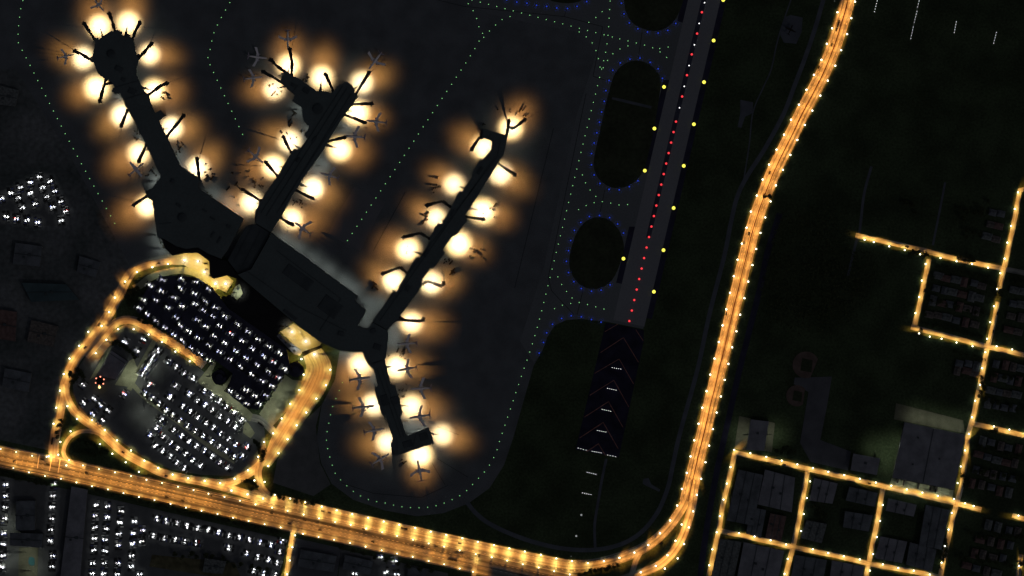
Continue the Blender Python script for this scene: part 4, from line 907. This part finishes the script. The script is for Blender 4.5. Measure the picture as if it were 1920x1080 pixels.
road_cars([(27, 866), (79, 861), (90, 870), (162, 886), (302, 909), (313, 932), (343, 939), (395, 929), (509, 962), (542, 982), (571, 975), (600, 994), (682, 992), (699, 1016), (784, 1022), (793, 1024), (818, 1024), (845, 1049, 1), (854, 1051), (860, 1034, 1), (898, 1042), (977, 1078)],
          "from the west on the boulevard")
road_cars([(605, 958), (618, 961), (759, 991, 1), (862, 1019), (1239, 1018)], "from the west on the frontage road")
road_cars([(98, 828, 1), (159, 651), (186, 609), (234, 530), (297, 494), (371, 490), (386, 494), (387, 505)], "up the approach road")
road_cars([(312, 892), (488, 795, 1), (497, 844), (231, 848)], "on the return road")
road_cars([(1870, 588), (1862, 622), (1700, 463), (1470, 871), (1630, 906), (1733, 545)], "on the town streets")
b = MB(); b.box((0, 0, 1.8), (12, 2.6, 3), 0, .97); b.box((7.6, 0, 1.4), (2.6, 2.5, 2.2), 0, .9); LK = Proto(b.build("lorry", M['cart']))
for i, (x, y) in enumerate([(1695, 903), (1722, 909), (1755, 916), (1745, 912), (1684, 898)]): tag(LK.put((*P(x, y), .45), math.radians(77)), f"dark lorry, {ordw(i + 1)} placed in the warehouse loading court", "lorry", "lorries in the loading court")

# ------------------------------------------------------------------ apron floodlights
def flood_proto(kind):
    b = MB(); b.lathe([(.18, 0), (.09, FH + .2)], 6, (-.6, 0)); root = b.build("flood_lamp", M['bridge'])
    q = MB(); q.box((-.1, 0, FH + .25), (.7, 1.2, .2), 0, .8); q.build("lamp_head", M['bridge'], root); bulb(kind, root, FH); return Proto(root)
FP = [flood_proto(f'flood{k}') for k in range(NFL)]
FL = [  # core centre, outward direction (photo), kind, words
 (187, 50, -.3, -1, 'flood', "octagon's north-west stand"), (240, 44, .2, -1, 'flood', "octagon's north stand"), (157, 109, -1, .05, 'flood', "octagon's west stand"), (280, 102, 1, -.1, 'flood', "octagon's east stand"),
 (182, 165, -1, .4, 'flood', "octagon's south-west stand"), (289, 170, 1, .25, 'floodsmall', "stand south-east of the octagon"), (229, 216, -1, .4, 'flood', "octagon arm's upper west stand"), (322, 240, 1, -.1, 'flood', "octagon arm's east stand"),
 (260, 287, -1, .4, 'flood', "octagon arm's lower west stand"), (371, 315, .6, -.8, 'flood', "octagon arm's lowest east stand"), (276, 386, -1, .25, 'flood', "stand at the octagon arm's root"),
 (541, 123, .05, -1, 'floodsmall', "north-west branch's top stand"), (603, 146, .1, -1, 'flood', "hub's north stand"), (678, 155, .75, -.65, 'floodbig', "middle concourse's north tip stand"), (514, 167, -1, .25, 'flood', "north-west branch's lower stand"),
 (668, 211, 1, .25, 'flood', "middle concourse's upper east stand"), (637, 280, 1, .35, 'floodbig', "middle concourse's second east stand"), (543, 265, -.8, -.6, 'floodbig', "hub's south-west stand"), (513, 312, -1, -.05, 'flood', "middle concourse's west stand"),
 (472, 380, -1, -.15, 'flood', "middle concourse's lowest west stand"), (586, 353, 1, .3, 'floodbig', "middle concourse's third east stand"), (547, 410, 1, .2, 'flood', "middle concourse's lowest east stand"),
 (958, 240, .5, -.8, 'flood', "eastern concourse's north tip stand"), (907, 277, -.9, -.5, 'flood', "eastern concourse's hooked west stand"), (938, 325, 1, .2, 'floodbig', "eastern concourse's top east stand"), (851, 346, -1, -.35, 'floodbig', "eastern concourse's top west stand"),
 (905, 396, 1, .25, 'flood', "eastern concourse's second east stand"), (817, 409, -1, -.35, 'flood', "eastern concourse's second west stand"), (860, 456, 1, .35, 'flood', "eastern concourse's third east stand"), (765, 468, -1, -.35, 'floodbig', "eastern concourse's third west stand"),
 (808, 530, 1, .25, 'floodbig', "eastern concourse's fourth east stand"), (738, 527, -1, -.35, 'floodbig', "eastern concourse's lowest west stand"), (771, 605, 1, .25, 'floodbig', "eastern concourse's lowest east stand"),
 (677, 683, -.7, .7, 'flood', "south concourse's top west stand"), (743, 688, 1, 0, 'flood', "south concourse's top east stand"), (708, 757, -1, .2, 'flood', "south concourse's middle west stand"), (771, 762, 1, .1, 'flood', "south concourse's middle east stand"),
 (729, 829, -.9, .4, 'flood', "south concourse's lowest west stand"), (829, 815, 1, .1, 'floodbig', "square hook's east stand"), (787, 852, .08, 1, 'floodbig', "square hook's south stand")]
for i_, (x, y, dx, dy, k, wd) in enumerate(FL):
    n = math.hypot(dx, dy); dx, dy = dx / n, dy / n
    x -= 6 * dx; y -= 6 * dy; k = 0        # stand the mast clear of the wall
    while inside(x - 2.5 * dx, y - 2.5 * dy) and k < 20: x += dx; y += dy; k += 1
    o = FP[(i_ * 4 + i_ // 9) % NFL].put((*P(x, y), .1), math.atan2(-dy, dx)); tag(o, f"low floodlight mast pouring warm light over the {wd}", "floodlight", "floodlights of the aircraft stands")
b = MB(); b.lathe([(.16, 0), (.09, FH + .2)], 6, (-.5, 0)); b.box((.1, 0, FH + .2), (.6, .8, .18), 0, .8); root = b.build("wall_lamp", M['bridge']); bulb('wash', root, FH); WP = Proto(root)
WL = [(530, 447), (556, 466), (584, 487), (612, 508), (640, 529), (663, 545), (690, 572), (684, 600), (714, 570), (425, 382), (398, 366), (444, 396), (591, 325), (600, 310), (582, 245), (570, 262), (560, 205), (305, 345), (298, 338), (350, 318), (330, 300), (303, 465), (295, 440), (266, 262), (227, 186),
      (735, 640), (733, 618), (775, 812), (790, 804), (764, 790), (700, 705), (632, 655), (655, 667), (665, 190), (515, 395), (650, 240)]
for i, (x, y) in enumerate(WL):
    if inside(x, y):
        x, y = min(((x + r * math.cos(t / 8 * math.pi), y + r * math.sin(t / 8 * math.pi)) for r in (3, 6, 9, 12, 16) for t in range(16) if not inside(x + r * math.cos(t / 8 * math.pi), y + r * math.sin(t / 8 * math.pi))), key=lambda p: math.dist(p, (x, y)), default=(x, y))
    tag(WP.put((*P(x, y), .1), 0), f"dim greenish wall lamp, {ordw(i + 1)} counted round the terminal walls from the main hall", "wall lamp", "dim wall lamps round the terminal")
b = MB(); b.lathe([(.2, 0), (.08, 8.2)], 6, (-.6, 0)); b.box((0, 0, 8.2), (1.2, .5, .2), 0, .8); root = b.build("yard_lamp", M['steel']); bulb('yardwash', root, 8.0); YP = Proto(root)
for i, (x, y, a) in enumerate([(1720, 788, 90), (1760, 796, 90), (1795, 804, 90), (1684, 835, 180), (1679, 865, 180), (1690, 906, -90), (1725, 914, -90), (1765, 922, -90), (1640, 845, 90), (1660, 870, 0), (1392, 815, 180), (1448, 815, 0), (405, 735, 0), (425, 748, 0), (445, 764, 0), (388, 705, 180), (530, 735, 180), (515, 765, 180), (505, 785, 180), (340, 506, 90),
                               (300, 514, 120), (380, 520, 60), (195, 680, 180), (235, 705, 0), (250, 700, 0), (285, 680, 0), (262, 718, 0), (540, 612, 0), (556, 650, 0), (448, 548, 0), (50, 1035, 0), (60, 1070, 0), (13, 985, 0), (12, 1050, 0), (270, 770, -90), (300, 795, -90), (462, 805, 0)]):
    tag(YP.put((*P(x, y), .4), math.radians(a)), f"dim yard lamp, {ordw(i + 1)} counted from the warehouse to the hotel court", "yard lamp", "dim lamps of the yards and lanes")

# ------------------------------------------------------------------ jet bridges
def bridge(pts, label, cab=6.2):
    q = [P(*p) for p in pts]; x0, y0 = q[0]; root = empty("jet_bridge", (x0, y0, 0)); tag(root, label, "jet bridge", "jet bridges of the concourses")
    q = [(a - x0, c - y0) for a, c in q]
    b = MB(); b.lathe([(2.4, 4.3), (2.4, 7.6), (1.2, 8)], 10, q[0]); b.lathe([(.35, 0), (.35, 4.3)], 8, q[0]); b.build("rotunda", M['bridge'], root)
    for k, (a, c) in enumerate(zip(q, q[1:])):
        d = Vector((c[0] - a[0], c[1] - a[1])); n = Vector((-d.y, d.x)).normalized(); f = .12
        b = MB(); e = Vector(a) + d * .45
        w0, w1 = 1.75, 2.45
        b.prism([tuple(Vector(a) + n * w0), tuple(Vector(a) - n * w0), tuple(e - n * w0), tuple(e + n * w0)], 4.4, 7.2, bottom=True)
        b.prism([tuple(e + n * w1), tuple(e - n * w1), tuple(Vector(c) - n * w1), tuple(Vector(c) + n * w1)], 4.25, 7.5, bottom=True)
        b.build("tunnel", M['bridge'], root)
    d = (Vector(q[-1]) - Vector(q[-2])).normalized(); c = Vector(q[-1])
    b = MB(); b.box((c.x, c.y, 6.0), (cab, cab * .9, 3.3), math.atan2(d.y, d.x) + .5, .92); b.build("cab", M['bridge'], root)
    e = c - d * 7; b = MB(); b.box((e.x, e.y, 4.2), (.5, 2.6, .2), math.atan2(d.y, d.x)); b.box((e.x, e.y, 2.1), (.3, .3, 4.1), math.atan2(d.y, d.x)); b.build("leg", M['bridge'], root)
for pts, wd in (
 ([(178, 74), (159, 45)], "octagon's north-west face"), ([(217, 61), (213, 45), (206, 26)], "octagon's topmost face"), ([(249, 75), (255, 58), (263, 43)], "octagon's north-east face"), ([(261, 109), (275, 94), (285, 82)], "octagon's east face"),
 ([(173, 114), (157, 104), (141, 96)], "octagon's west face"), ([(199, 150), (188, 190)], "octagon's south-west corner"), ([(281, 177), (304, 160), (313, 157)], "octagon neck's east side, forked end"), ([(240, 207), (228, 236)], "octagon arm's upper west side"),
 ([(313, 257), (345, 217)], "octagon arm's east side"), ([(275, 271), (261, 303)], "octagon arm's lower west side"), ([(374, 337), (373, 322), (370, 298)], "octagon arm's shoulder, pointing up"), ([(276, 368), (252, 384)], "octagon arm's root, pointing west"),
 ([(547, 140), (548, 118), (544, 93)], "north-west branch's top corner"), ([(534, 134), (521, 126), (508, 112)], "north-west branch's tip, bent"), ([(526, 153), (494, 135)], "north-west branch's lower tip"), ([(625, 171), (611, 140)], "hub's north side, alone in bright light"),
 ([(667, 177), (692, 137)], "middle concourse's north tip"), ([(660, 196), (697, 195)], "middle concourse's thin level one"), ([(648, 216), (684, 230)], "middle concourse's upper east side"), ([(616, 265), (646, 258)], "middle concourse's second east side"),
 ([(546, 286), (532, 257)], "hub's south-west side"), ([(521, 330), (499, 305)], "middle concourse's west side"), ([(488, 376), (456, 356)], "middle concourse's lowest west side"), ([(556, 357), (586, 372)], "middle concourse's third east side"), ([(527, 409), (548, 421)], "middle concourse's lowest east side, shortest"),
 ([(949, 256), (952, 242), (954, 227)], "eastern concourse's north end, thin and straight"), ([(953, 238), (963, 241), (984, 225)], "eastern concourse's north walkway, pointing east"), ([(903, 259), (899, 257), (885, 280)], "eastern concourse's hook, pointing down"), ([(935, 307), (965, 328)], "eastern concourse's top east side"), ([(845, 388), (830, 377), (801, 385)], "eastern concourse's second west side, bent"),
 ([(874, 407), (906, 411)], "eastern concourse's second east side"), ([(805, 447), (788, 437), (757, 445)], "eastern concourse's third west side, bent"), ([(763, 512), (751, 501), (718, 513)], "eastern concourse's lowest west side, bent"),
 ([(793, 533), (801, 527), (829, 537), (832, 531)], "eastern concourse's fourth east side, zigzag"), ([(751, 595), (758, 600), (789, 602), (794, 598)], "eastern concourse's lowest east side, zigzag")):
    bridge(pts, "black jet bridge on the " + wd)

# ------------------------------------------------------------------ aircraft
def airplane(name, Ln=36.0, span=34.0, prop=False, paint=('white', 'wing', 'engine', 'tail')):
    PT = dict(zip(('white', 'wing', 'engine', 'tail'), paint))
    root = empty(name); r = Ln * .047
    prof = [(-.5, .12), (-.42, .42), (-.3, .8), (-.18, 1), (.30, 1), (.40, .88), (.46, .6), (.49, .3), (.5, .08)]
    zc = 4.7; b = MB(); n = 12; rings = []
    for t, k in prof:
        zz = zc + (1 - k) * r * (.55 if t < 0 else -.25)
        rings.append([(t * Ln, k * r * math.cos(2 * math.pi * i / n), zz + k * r * math.sin(2 * math.pi * i / n)) for i in range(n)])
    for i in range(len(rings) - 1):
        for k in range(n): b.face([rings[i][k], rings[i + 1][k], rings[i + 1][(k + 1) % n], rings[i][(k + 1) % n]])
    b.face(rings[-1]); b.face(rings[0][::-1]); b.build("fuselage", M[PT['white']], root, True)
    def slab(nm, pts, th, m):
        b = MB(); top = [(x, y, z + th) for x, y, z in pts]; b.face(top); b.face(pts[::-1])
        for i in range(len(pts)): j = (i + 1) % len(pts); b.face([pts[i], pts[j], top[j], top[i]])
        return b.build(nm, m, root)
    for s in (1, -1):
        sw = .0 if prop else 1.0; h = 5.8 if prop else 3.8
        w = [(Ln * .10, s * r * .5, h), (Ln * (.10 - .05 * (1 - sw)) - Ln * .17 * sw, s * span / 2, h + 1.2), (Ln * (-.04) * (1 if prop else 1) - Ln * .165 * sw, s * span / 2, h + 1.2), (-Ln * .06, s * span * .18, h + .3), (-Ln * .085, s * r * .5, h)]
        slab("wing", w if s > 0 else w[::-1], .45, M[PT['wing']])
        t = [(-Ln * .385, s * r * .3, 5.4), (-Ln * .455, s * span * .18, 5.8), (-Ln * .49, s * span * .18, 5.8), (-Ln * .465, s * r * .3, 5.4)]
        slab("tailplane", t if s > 0 else t[::-1], .3, M[PT['tail']])
        b = MB(); ye = s * span * .165; xe = Ln * .06
        b.lathe([(.7, xe - 2.6), (1.2, xe - 1), (1.3, xe + 1.2), (1.05, xe + 1.9)], 10, (ye, 3.3 if not prop else 5.4), 'x'); b.build("engine", M[PT['engine']], root)
    b = MB(); p = [(-Ln * .34, 5.9), (-Ln * .47, 11.6), (-Ln * .505, 11.6), (-Ln * .475, 5.7)]
    for y in (-.22, .22): b.face([(x, y, z) for x, z in (p if y < 0 else p[::-1])])
    for i in range(4): j = (i + 1) % 4; b.face([(p[i][0], -.22, p[i][1]), (p[j][0], -.22, p[j][1]), (p[j][0], .22, p[j][1]), (p[i][0], .22, p[i][1])])
    b.build("fin", M[PT['tail']], root)
    b = MB()
    for (x, y) in ((Ln * .40, 0), (-Ln * .02, 2.6), (-Ln * .02, -2.6)): b.lathe([(.18, .3), (.18, 3.3)], 6, (x, y)); b.box((x, y, .45), (1.0, .5, .9))
    b.build("landing_gear", M['cart'], root)
    return Proto(root)
AP = airplane("airplane"); PP = airplane("propeller_airplane", 27, 27, True); HP_ = airplane("aircraft_hulk", 27, 27, True, ('cart',) * 4)
for (nx, ny, tx_, ty_, k, wd) in (
 (196, 22, 174, -4, 0, "nosing in above the octagon, cut by the top edge"), (140, 102, 107, 110, 0, "nosing at the octagon's west bridge"), (270, 306, 241, 330, 1, "below the octagon arm's lower west bridge"),
 (540, 93, 540, 55, 0, "standing upright above the north-west branch"), (502, 110, 464, 105, 0, "in darkness west of the north-west branch"), (494, 144, 456, 149, 0, "in brown light west of the north-west branch"),
 (691, 131, 716, 98, 0, "off the middle concourse's north tip"), (686, 226, 727, 231, 0, "at the middle concourse's upper east bridge"), (645, 255, 687, 258, 0, "at the middle concourse's second east bridge"), (495, 307, 464, 280, 0, "west of the middle concourse in brown light"),
 (600, 324, 637, 335, 0, "in shadow off the middle concourse's east side"), (551, 416, 585, 441, 0, "at the middle concourse's shortest bridge"), (744, 645, 784, 643, 0, "in dusk just east of the main hall's corner"),
 (744, 695, 784, 688, 0, "in bright light at the south concourse's top east stand"), (695, 707, 653, 713, 0, "in bright light at the south concourse's top west stand"), (769, 729, 811, 727, 0, "in shadow east of the south concourse"),
 (702, 761, 659, 765, 0, "in brown light west of the south concourse"), (767, 784, 809, 777, 0, "in bright light at the south concourse's middle east stand"), (721, 803, 681, 811, 0, "in dim light west of the south concourse's foot"),
 (730, 850, 695, 872, 0, "slanting below the square hook's west side"), (783, 862, 791, 903, 0, "pointing up at the square hook's south side"), (1486, 47, 1477, 66, 2, "dark on the small pad beside the runway grass")):
    a, c = P(nx, ny), P(tx_, ty_); Ln = math.dist(a, c); pr = (AP, PP, HP_)[k]; base = 27 if k else 36
    s = Ln / base * .98; o = pr.put(((a[0] + c[0]) / 2, (a[1] + c[1]) / 2, .1), math.atan2(a[1] - c[1], a[0] - c[0]), (s, s * R.uniform(.94, 1.04), 1))
    tag(o, f"{('grey airliner', 'grey propeller airliner', 'black propeller hulk')[k]} {wd}", "airplane", "airliners parked round the terminal")
# ------------------------------------------------------------------ service carts
b = MB(); b.box((0, 0, .3), (2.8, 1.6, .36), 0, .9); b.box((.2, 0, .55), (1.6, 1.3, .14), 0, .8); CT = Proto(b.build("baggage_cart", M['cart']))
b = MB(); b.box((-.6, 0, .45), (6, 2.3, .6), 0, .96); b.box((3.4, 0, .4), (1.8, 2.1, .5), 0, .85); SV = Proto(b.build("service_truck", M['cart']))
for (x0, y0, x1, y1, n, nt_, wd) in (
 (805, 330, 828, 362, 13, 0, "cluster off the eastern concourse's top west stand"), (880, 463, 903, 482, 9, 0, "cluster off the eastern concourse's third east stand"), (830, 480, 846, 496, 6, 1, "cluster hugging the eastern concourse's third east wall"),
 (842, 503, 850, 515, 0, 4, "row off the eastern concourse's fourth east stand"), (698, 529, 706, 541, 0, 3, "row off the eastern concourse's lowest west stand"), (506, 154, 528, 178, 9, 0, "cluster in the north-west branch's lower stand"), (562, 138, 582, 158, 7, 1, "cluster along the north-west branch's top wall"),
 (542, 210, 556, 238, 0, 4, "row in the greenish corner south of the branch"), (528, 246, 565, 262, 6, 0, "cluster at the hub's south-west stand"), (472, 333, 495, 352, 12, 0, "cluster off the middle concourse's west stand"), (548, 374, 568, 391, 11, 0, "cluster between the middle concourse's lower east stands"),
 (297, 172, 315, 184, 7, 0, "cluster south-east of the octagon"), (328, 262, 346, 292, 8, 1, "cluster along the octagon arm's east wall"), (247, 240, 265, 262, 9, 0, "cluster along the octagon arm's upper west wall"), (270, 313, 294, 330, 9, 0, "cluster along the octagon arm's lower west wall"), (383, 296, 398, 345, 6, 2, "cluster beyond the octagon arm's shoulder"),
 (930, 200, 1000, 222, 6, 1, "scatter off the eastern concourse's north tip"), (785, 402, 806, 420, 3, 3, "ring in the eastern concourse's second west stand"), (905, 380, 930, 420, 4, 1, "scatter off the eastern concourse's second east stand"), (755, 455, 770, 480, 3, 0, "scatter in the eastern concourse's third west stand"),
 (728, 655, 760, 676, 5, 2, "cluster at the main hall's south-east corner"), (745, 720, 765, 745, 8, 0, "cluster along the south concourse's east wall"), (745, 862, 760, 868, 2, 1, "group below the square hook"), (900, 232, 912, 236, 3, 0, "group above the eastern concourse's hook"), (380, 350, 460, 400, 9, 1, "scatter along the octagon arm's south-east wall"), (430, 300, 470, 345, 6, 1, "scatter between the two western concourses"), (300, 445, 325, 465, 6, 0, "cluster at the octagon arm's root")):
    for i in range(n + nt_):
        q = CT if i < n else SV
        qx, qy = R.uniform(x0, x1), R.uniform(y0, y1)
        while min(math.dist((qx, qy), (f[0] - 6 * f[2], f[1] - 6 * f[3])) for f in FL) < 7 or inside(qx, qy): qx, qy = qx + R.uniform(-6, 6), qy + R.uniform(-6, 6)
        w = P(qx, qy); o = q.put((*w, .1), R.choice((.9, .9, 2.5, 1.0)) + R.uniform(-.3, .3))
        tag(o, f"small dark {'baggage cart' if i < n else 'service truck'} in the {wd}", "cart" if i < n else "truck", ("baggage carts in the " if i < n else "service trucks in the ") + wd)

# ------------------------------------------------------------------ airfield lights
def fitting(name, m, prof, body=True, bl=None, z=1.2):
    b = MB(); b.m = 0; b.lathe(prof, 8); 
    b.m = 1; b.lathe([(prof[0][0] * 1.25, 0), (prof[0][0] * 1.2, prof[0][1])], 8)
    o = b.build(name, [m, M['steel']], None, True)
    if bl: bulb(bl, o, z)
    return Proto(o)
GL = fitting("taxiway_light", M['g_green'], [(.52, .1), (.52, .35), (.3, .6)])
BLF = fitting("taxiway_edge_light", M['g_blue'], [(1.15, .2), (1.15, .6), (.6, .8)], bl='b', z=1.2)
YL = fitting("runway_edge_light", M['g_yellow'], [(2.7, .2), (2.5, .7), (1.0, 1.0)], bl='y')
RL = fitting("runway_centre_light", M['g_red'], [(1.75, .15), (1.6, .5), (.8, .8)], bl='r')
WLt = fitting("runway_centre_light", M['g_white'], [(.8, .15), (.75, .5), (.4, .7)])
AL = fitting("approach_light", M['g_white'], [(.36, 1.0), (.35, 1.4), (.2, 1.6)])
def airlights(pr, pts, lab, cat, group):
    for i, (x, y) in enumerate(pts):
        if -6 < x < 1926 and -6 < y < 1086: tag(pr.put((*P(x, y), ZL[0] + .02)), lab.format(ordw(i + 1)), cat, group)
GG = "green taxiway centre lights"
for pts, wd in (([(43, 1), (39, 17), (35, 49), (34, 65), (35, 82), (50, 110), (131, 267), (216, 420)], "down the dotted line west of the octagon"), ([(431, 5), (415, 33), (401, 62), (394, 93), (390, 108), (395, 124), (456, 254)], "down the dotted line between the western concourses"),
                ([(878, 7), (887, 20), (894, 35), (898, 51), (898, 78), (802, 225), (643, 464)], "down the dotted line between the eastern concourses"), ([(907, 70), (918, 58), (929, 47), (941, 37), (956, 31), (971, 29)], "along the short turn-off at the apron's top"),
                ([(885, 0), (1124, 63), (1154, 71), (1213, 86), (1237, 97), (1261, 118)], "along the top slanting taxi line"), ([(1237, 91), (1254, 88), (1268, 84)], "on the tiny spur near the runway's top"), ([(1129, 22), (1117, 33), (1104, 42), (1090, 47)], "on the top curved turn-off"),
                ([(1086, 60), (1099, 69), (1110, 80), (1117, 94), (1122, 110), (1126, 131)], "on the curve under the slanting taxi line"), ([(1131, 127), (1140, 112), (1150, 100), (1164, 91), (1178, 86)], "on the curve left of the long grass island's tip"),
                ([(1092, 328), (1098, 343), (1107, 357), (1117, 368), (1126, 377), (1142, 380), (1157, 384), (1172, 384), (1187, 382)], "on the curve between the two grass islands"), ([(1114, 380), (1100, 385), (1086, 392), (1074, 402)], "on the lower curve between the grass islands"),
                ([(1046, 519), (1053, 533), (1062, 546), (1072, 558), (1083, 566), (1098, 570), (1112, 574), (1127, 578), (1142, 582)], "on the curve below the short grass island"), ([(1070, 569), (1055, 572), (1041, 578), (1027, 586)], "on the lowest short curve")):
    airlights(GL, along(pts, 16, 0), "small green taxiway light, {} " + wd, "taxiway light", GG)
G7 = [(1144, 2), (1143, 19), (1138, 83), (1124, 146), (1103, 230), (1041, 481), (1005, 622), (975, 713), (939, 820), (929, 851), (913, 879), (892, 902), (870, 924), (843, 939), (814, 949), (783, 952), (752, 950), (722, 943), (692, 937), (665, 923), (641, 902), (630, 890), (624, 875), (615, 844), (612, 820), (616, 797), (623, 765), (635, 735), (647, 705)]
airlights(GL, along(G7, 16.1, 0), "small green taxiway light, {} down the long line round the apron", "taxiway light", GG)
BG = "blue taxiway edge lights"
for pts, wd in (([(950, 0), (969, 4), (988, 6), (1006, 10), (1025, 12), (1044, 15), (1064, 16), (1082, 12), (1100, 3)], "in the row at the top of the taxiway"), ([(1165, 6), (1170, 26), (1180, 43), (1196, 54), (1214, 60), (1234, 62), (1252, 57), (1267, 44)], "round the topmost grass island"),
                ([(1242, 147), (1234, 129), (1219, 117), (1200, 109), (1181, 111), (1163, 118), (1149, 132), (1142, 151), (1136, 170), (1133, 190), (1128, 210), (1124, 229), (1119, 249), (1114, 268), (1109, 288), (1109, 309), (1114, 328), (1125, 344), (1142, 355), (1161, 356), (1180, 350), (1196, 339)], "round the long grass island"),
                ([(1169, 437), (1158, 420), (1143, 408), (1124, 404), (1105, 406), (1089, 417), (1077, 432), (1070, 451), (1066, 470), (1062, 490), (1066, 511), (1076, 528), (1090, 541), (1109, 546), (1127, 544), (1144, 534)], "round the short grass island"),
                ([(1127, 604), (1109, 599), (1090, 594), (1071, 592), (1053, 597), (1036, 608), (1025, 624), (1019, 642), (1011, 662)], "along the grass beside the overrun")):
    airlights(BLF, pts, "small blue taxiway edge light, {} " + wd, "taxiway light", BG)
airlights(YL, [(1356, 0), (1338, 76), (1320, 154), (1301, 233), (1282, 311), (1263, 390), (1244, 469), (1226, 547)], "yellow runway edge light, {} from the top on the runway's far edge", "runway light", "yellow runway edge lights")
airlights(YL, [(1245, 163), (1227, 241), (1209, 320), (1169, 485)], "yellow runway edge light, {} from the top on the grass island side", "runway light", "yellow runway edge lights")
airlights(RL, [(1316, 23), (1307, 63), (1297, 102), (1288, 141), (1279, 181)] + [(1267.5 - i * 4.605, 228 + i * 19.68) for i in range(20)], "red runway centre light, {} from the top", "runway light", "red runway centre lights")
airlights(WLt, [(1321, 5), (1311, 44), (1302, 84), (1292, 123), (1283, 162), (1274, 202)], "white runway centre light, {} from the top between the red ones", "runway light", "white runway centre lights")
def bar(x0, y0, x1, y1, n=5): return [(x0 + (x1 - x0) * i / (n - 1), y0 + (y1 - y0) * i / (n - 1)) for i in range(n)]
for bb, wd in (((1148, 689, 1164, 692), "topmost bar on the overrun"), ((1139, 728, 1155, 731.5), "second bar on the overrun"), ((1129, 767.5, 1145, 771), "third bar on the overrun"), ((1120, 807, 1136, 810), "fourth bar on the overrun"),
               ((1084, 840, 1099, 844, 4), "threshold bar's first group of four"), ((1110.5, 846, 1127, 849), "threshold bar's middle group"), ((1139, 853, 1154, 856, 4), "threshold bar's last group of four"), ((1101, 885.5, 1117, 889), "upper bar on the grass below the overrun"),
               ((1092, 924, 1108, 927.5), "lower bar on the grass below the overrun"), ((1644.5, 2, 1639.5, 22), "slanting bar just east of the highway's top"), ((1723, 2, 1720, 13, 3), "broken column in the east field, top piece"), ((1719, 21.5, 1714, 42), "broken column in the east field, middle piece"),
               ((1712, 51, 1707.5, 72.5), "broken column in the east field, bottom piece"), ((1793, 41, 1789, 61), "lone bar right of the broken column"), ((1868, 61, 1863, 81), "easternmost lone bar in the field")):
    airlights(AL, bar(*bb), "white approach light, {} of the " + wd, "approach light", "white approach lights")
b = MB(); b.lathe([(1.5, .3), (1.4, .8), (.6, 1.1)], 8); DM = Proto(b.build("flasher_light", M['g_dim']))
for i, (x, y) in enumerate(((1090, 965.5), (1080.5, 1005))): tag(DM.put((*P(x, y), .05)), ("dim grey flasher light nearer the overrun on the grass", "dim grey flasher light nearer the perimeter road")[i], "approach light")

# ------------------------------------------------------------------ sky, moon, camera
w = bpy.data.worlds.new("World"); SC.world = w; w.use_nodes = True
nt = w.node_tree; bg = nt.nodes["Background"]
sky = nt.nodes.new("ShaderNodeTexSky"); sky.sky_type = 'NISHITA'; sky.sun_disc = False
EL, AZ = math.radians(38), math.radians(130)
sky.sun_elevation = EL; sky.sun_rotation = AZ
hs = nt.nodes.new("ShaderNodeHueSaturation"); hs.inputs["Saturation"].default_value = .35
nt.links.new(sky.outputs[0], hs.inputs["Color"]); nt.links.new(hs.outputs[0], bg.inputs[0]); bg.inputs[1].default_value = .0125
sl = bpy.data.lights.new("moon", 'SUN'); sl.energy = .10; sl.angle = math.radians(.5); sl.color = (1, .95, .88)
so = bpy.data.objects.new("moon", sl); COL.objects.link(so)
dv = Vector((math.sin(AZ) * math.cos(EL), math.cos(AZ) * math.cos(EL), math.sin(EL))); so.rotation_euler = dv.to_track_quat('Z', 'Y').to_euler()
cam = bpy.data.cameras.new("camera"); co = bpy.data.objects.new("camera", cam); COL.objects.link(co)
HC = 5000.0; co.location = (0, 0, HC); cam.sensor_width = 36; cam.lens = 36 * HC / (1920 * S); cam.clip_start = 10; cam.clip_end = 20000
SC.camera = co
vs = SC.view_settings; vs.view_transform = 'Standard'; vs.look = 'None'; vs.exposure = 0; vs.gamma = 1
SC.cycles.max_bounces = 0; SC.cycles.use_adaptive_sampling = False; SC.cycles.use_light_tree = True; SC.cycles.use_denoising = True
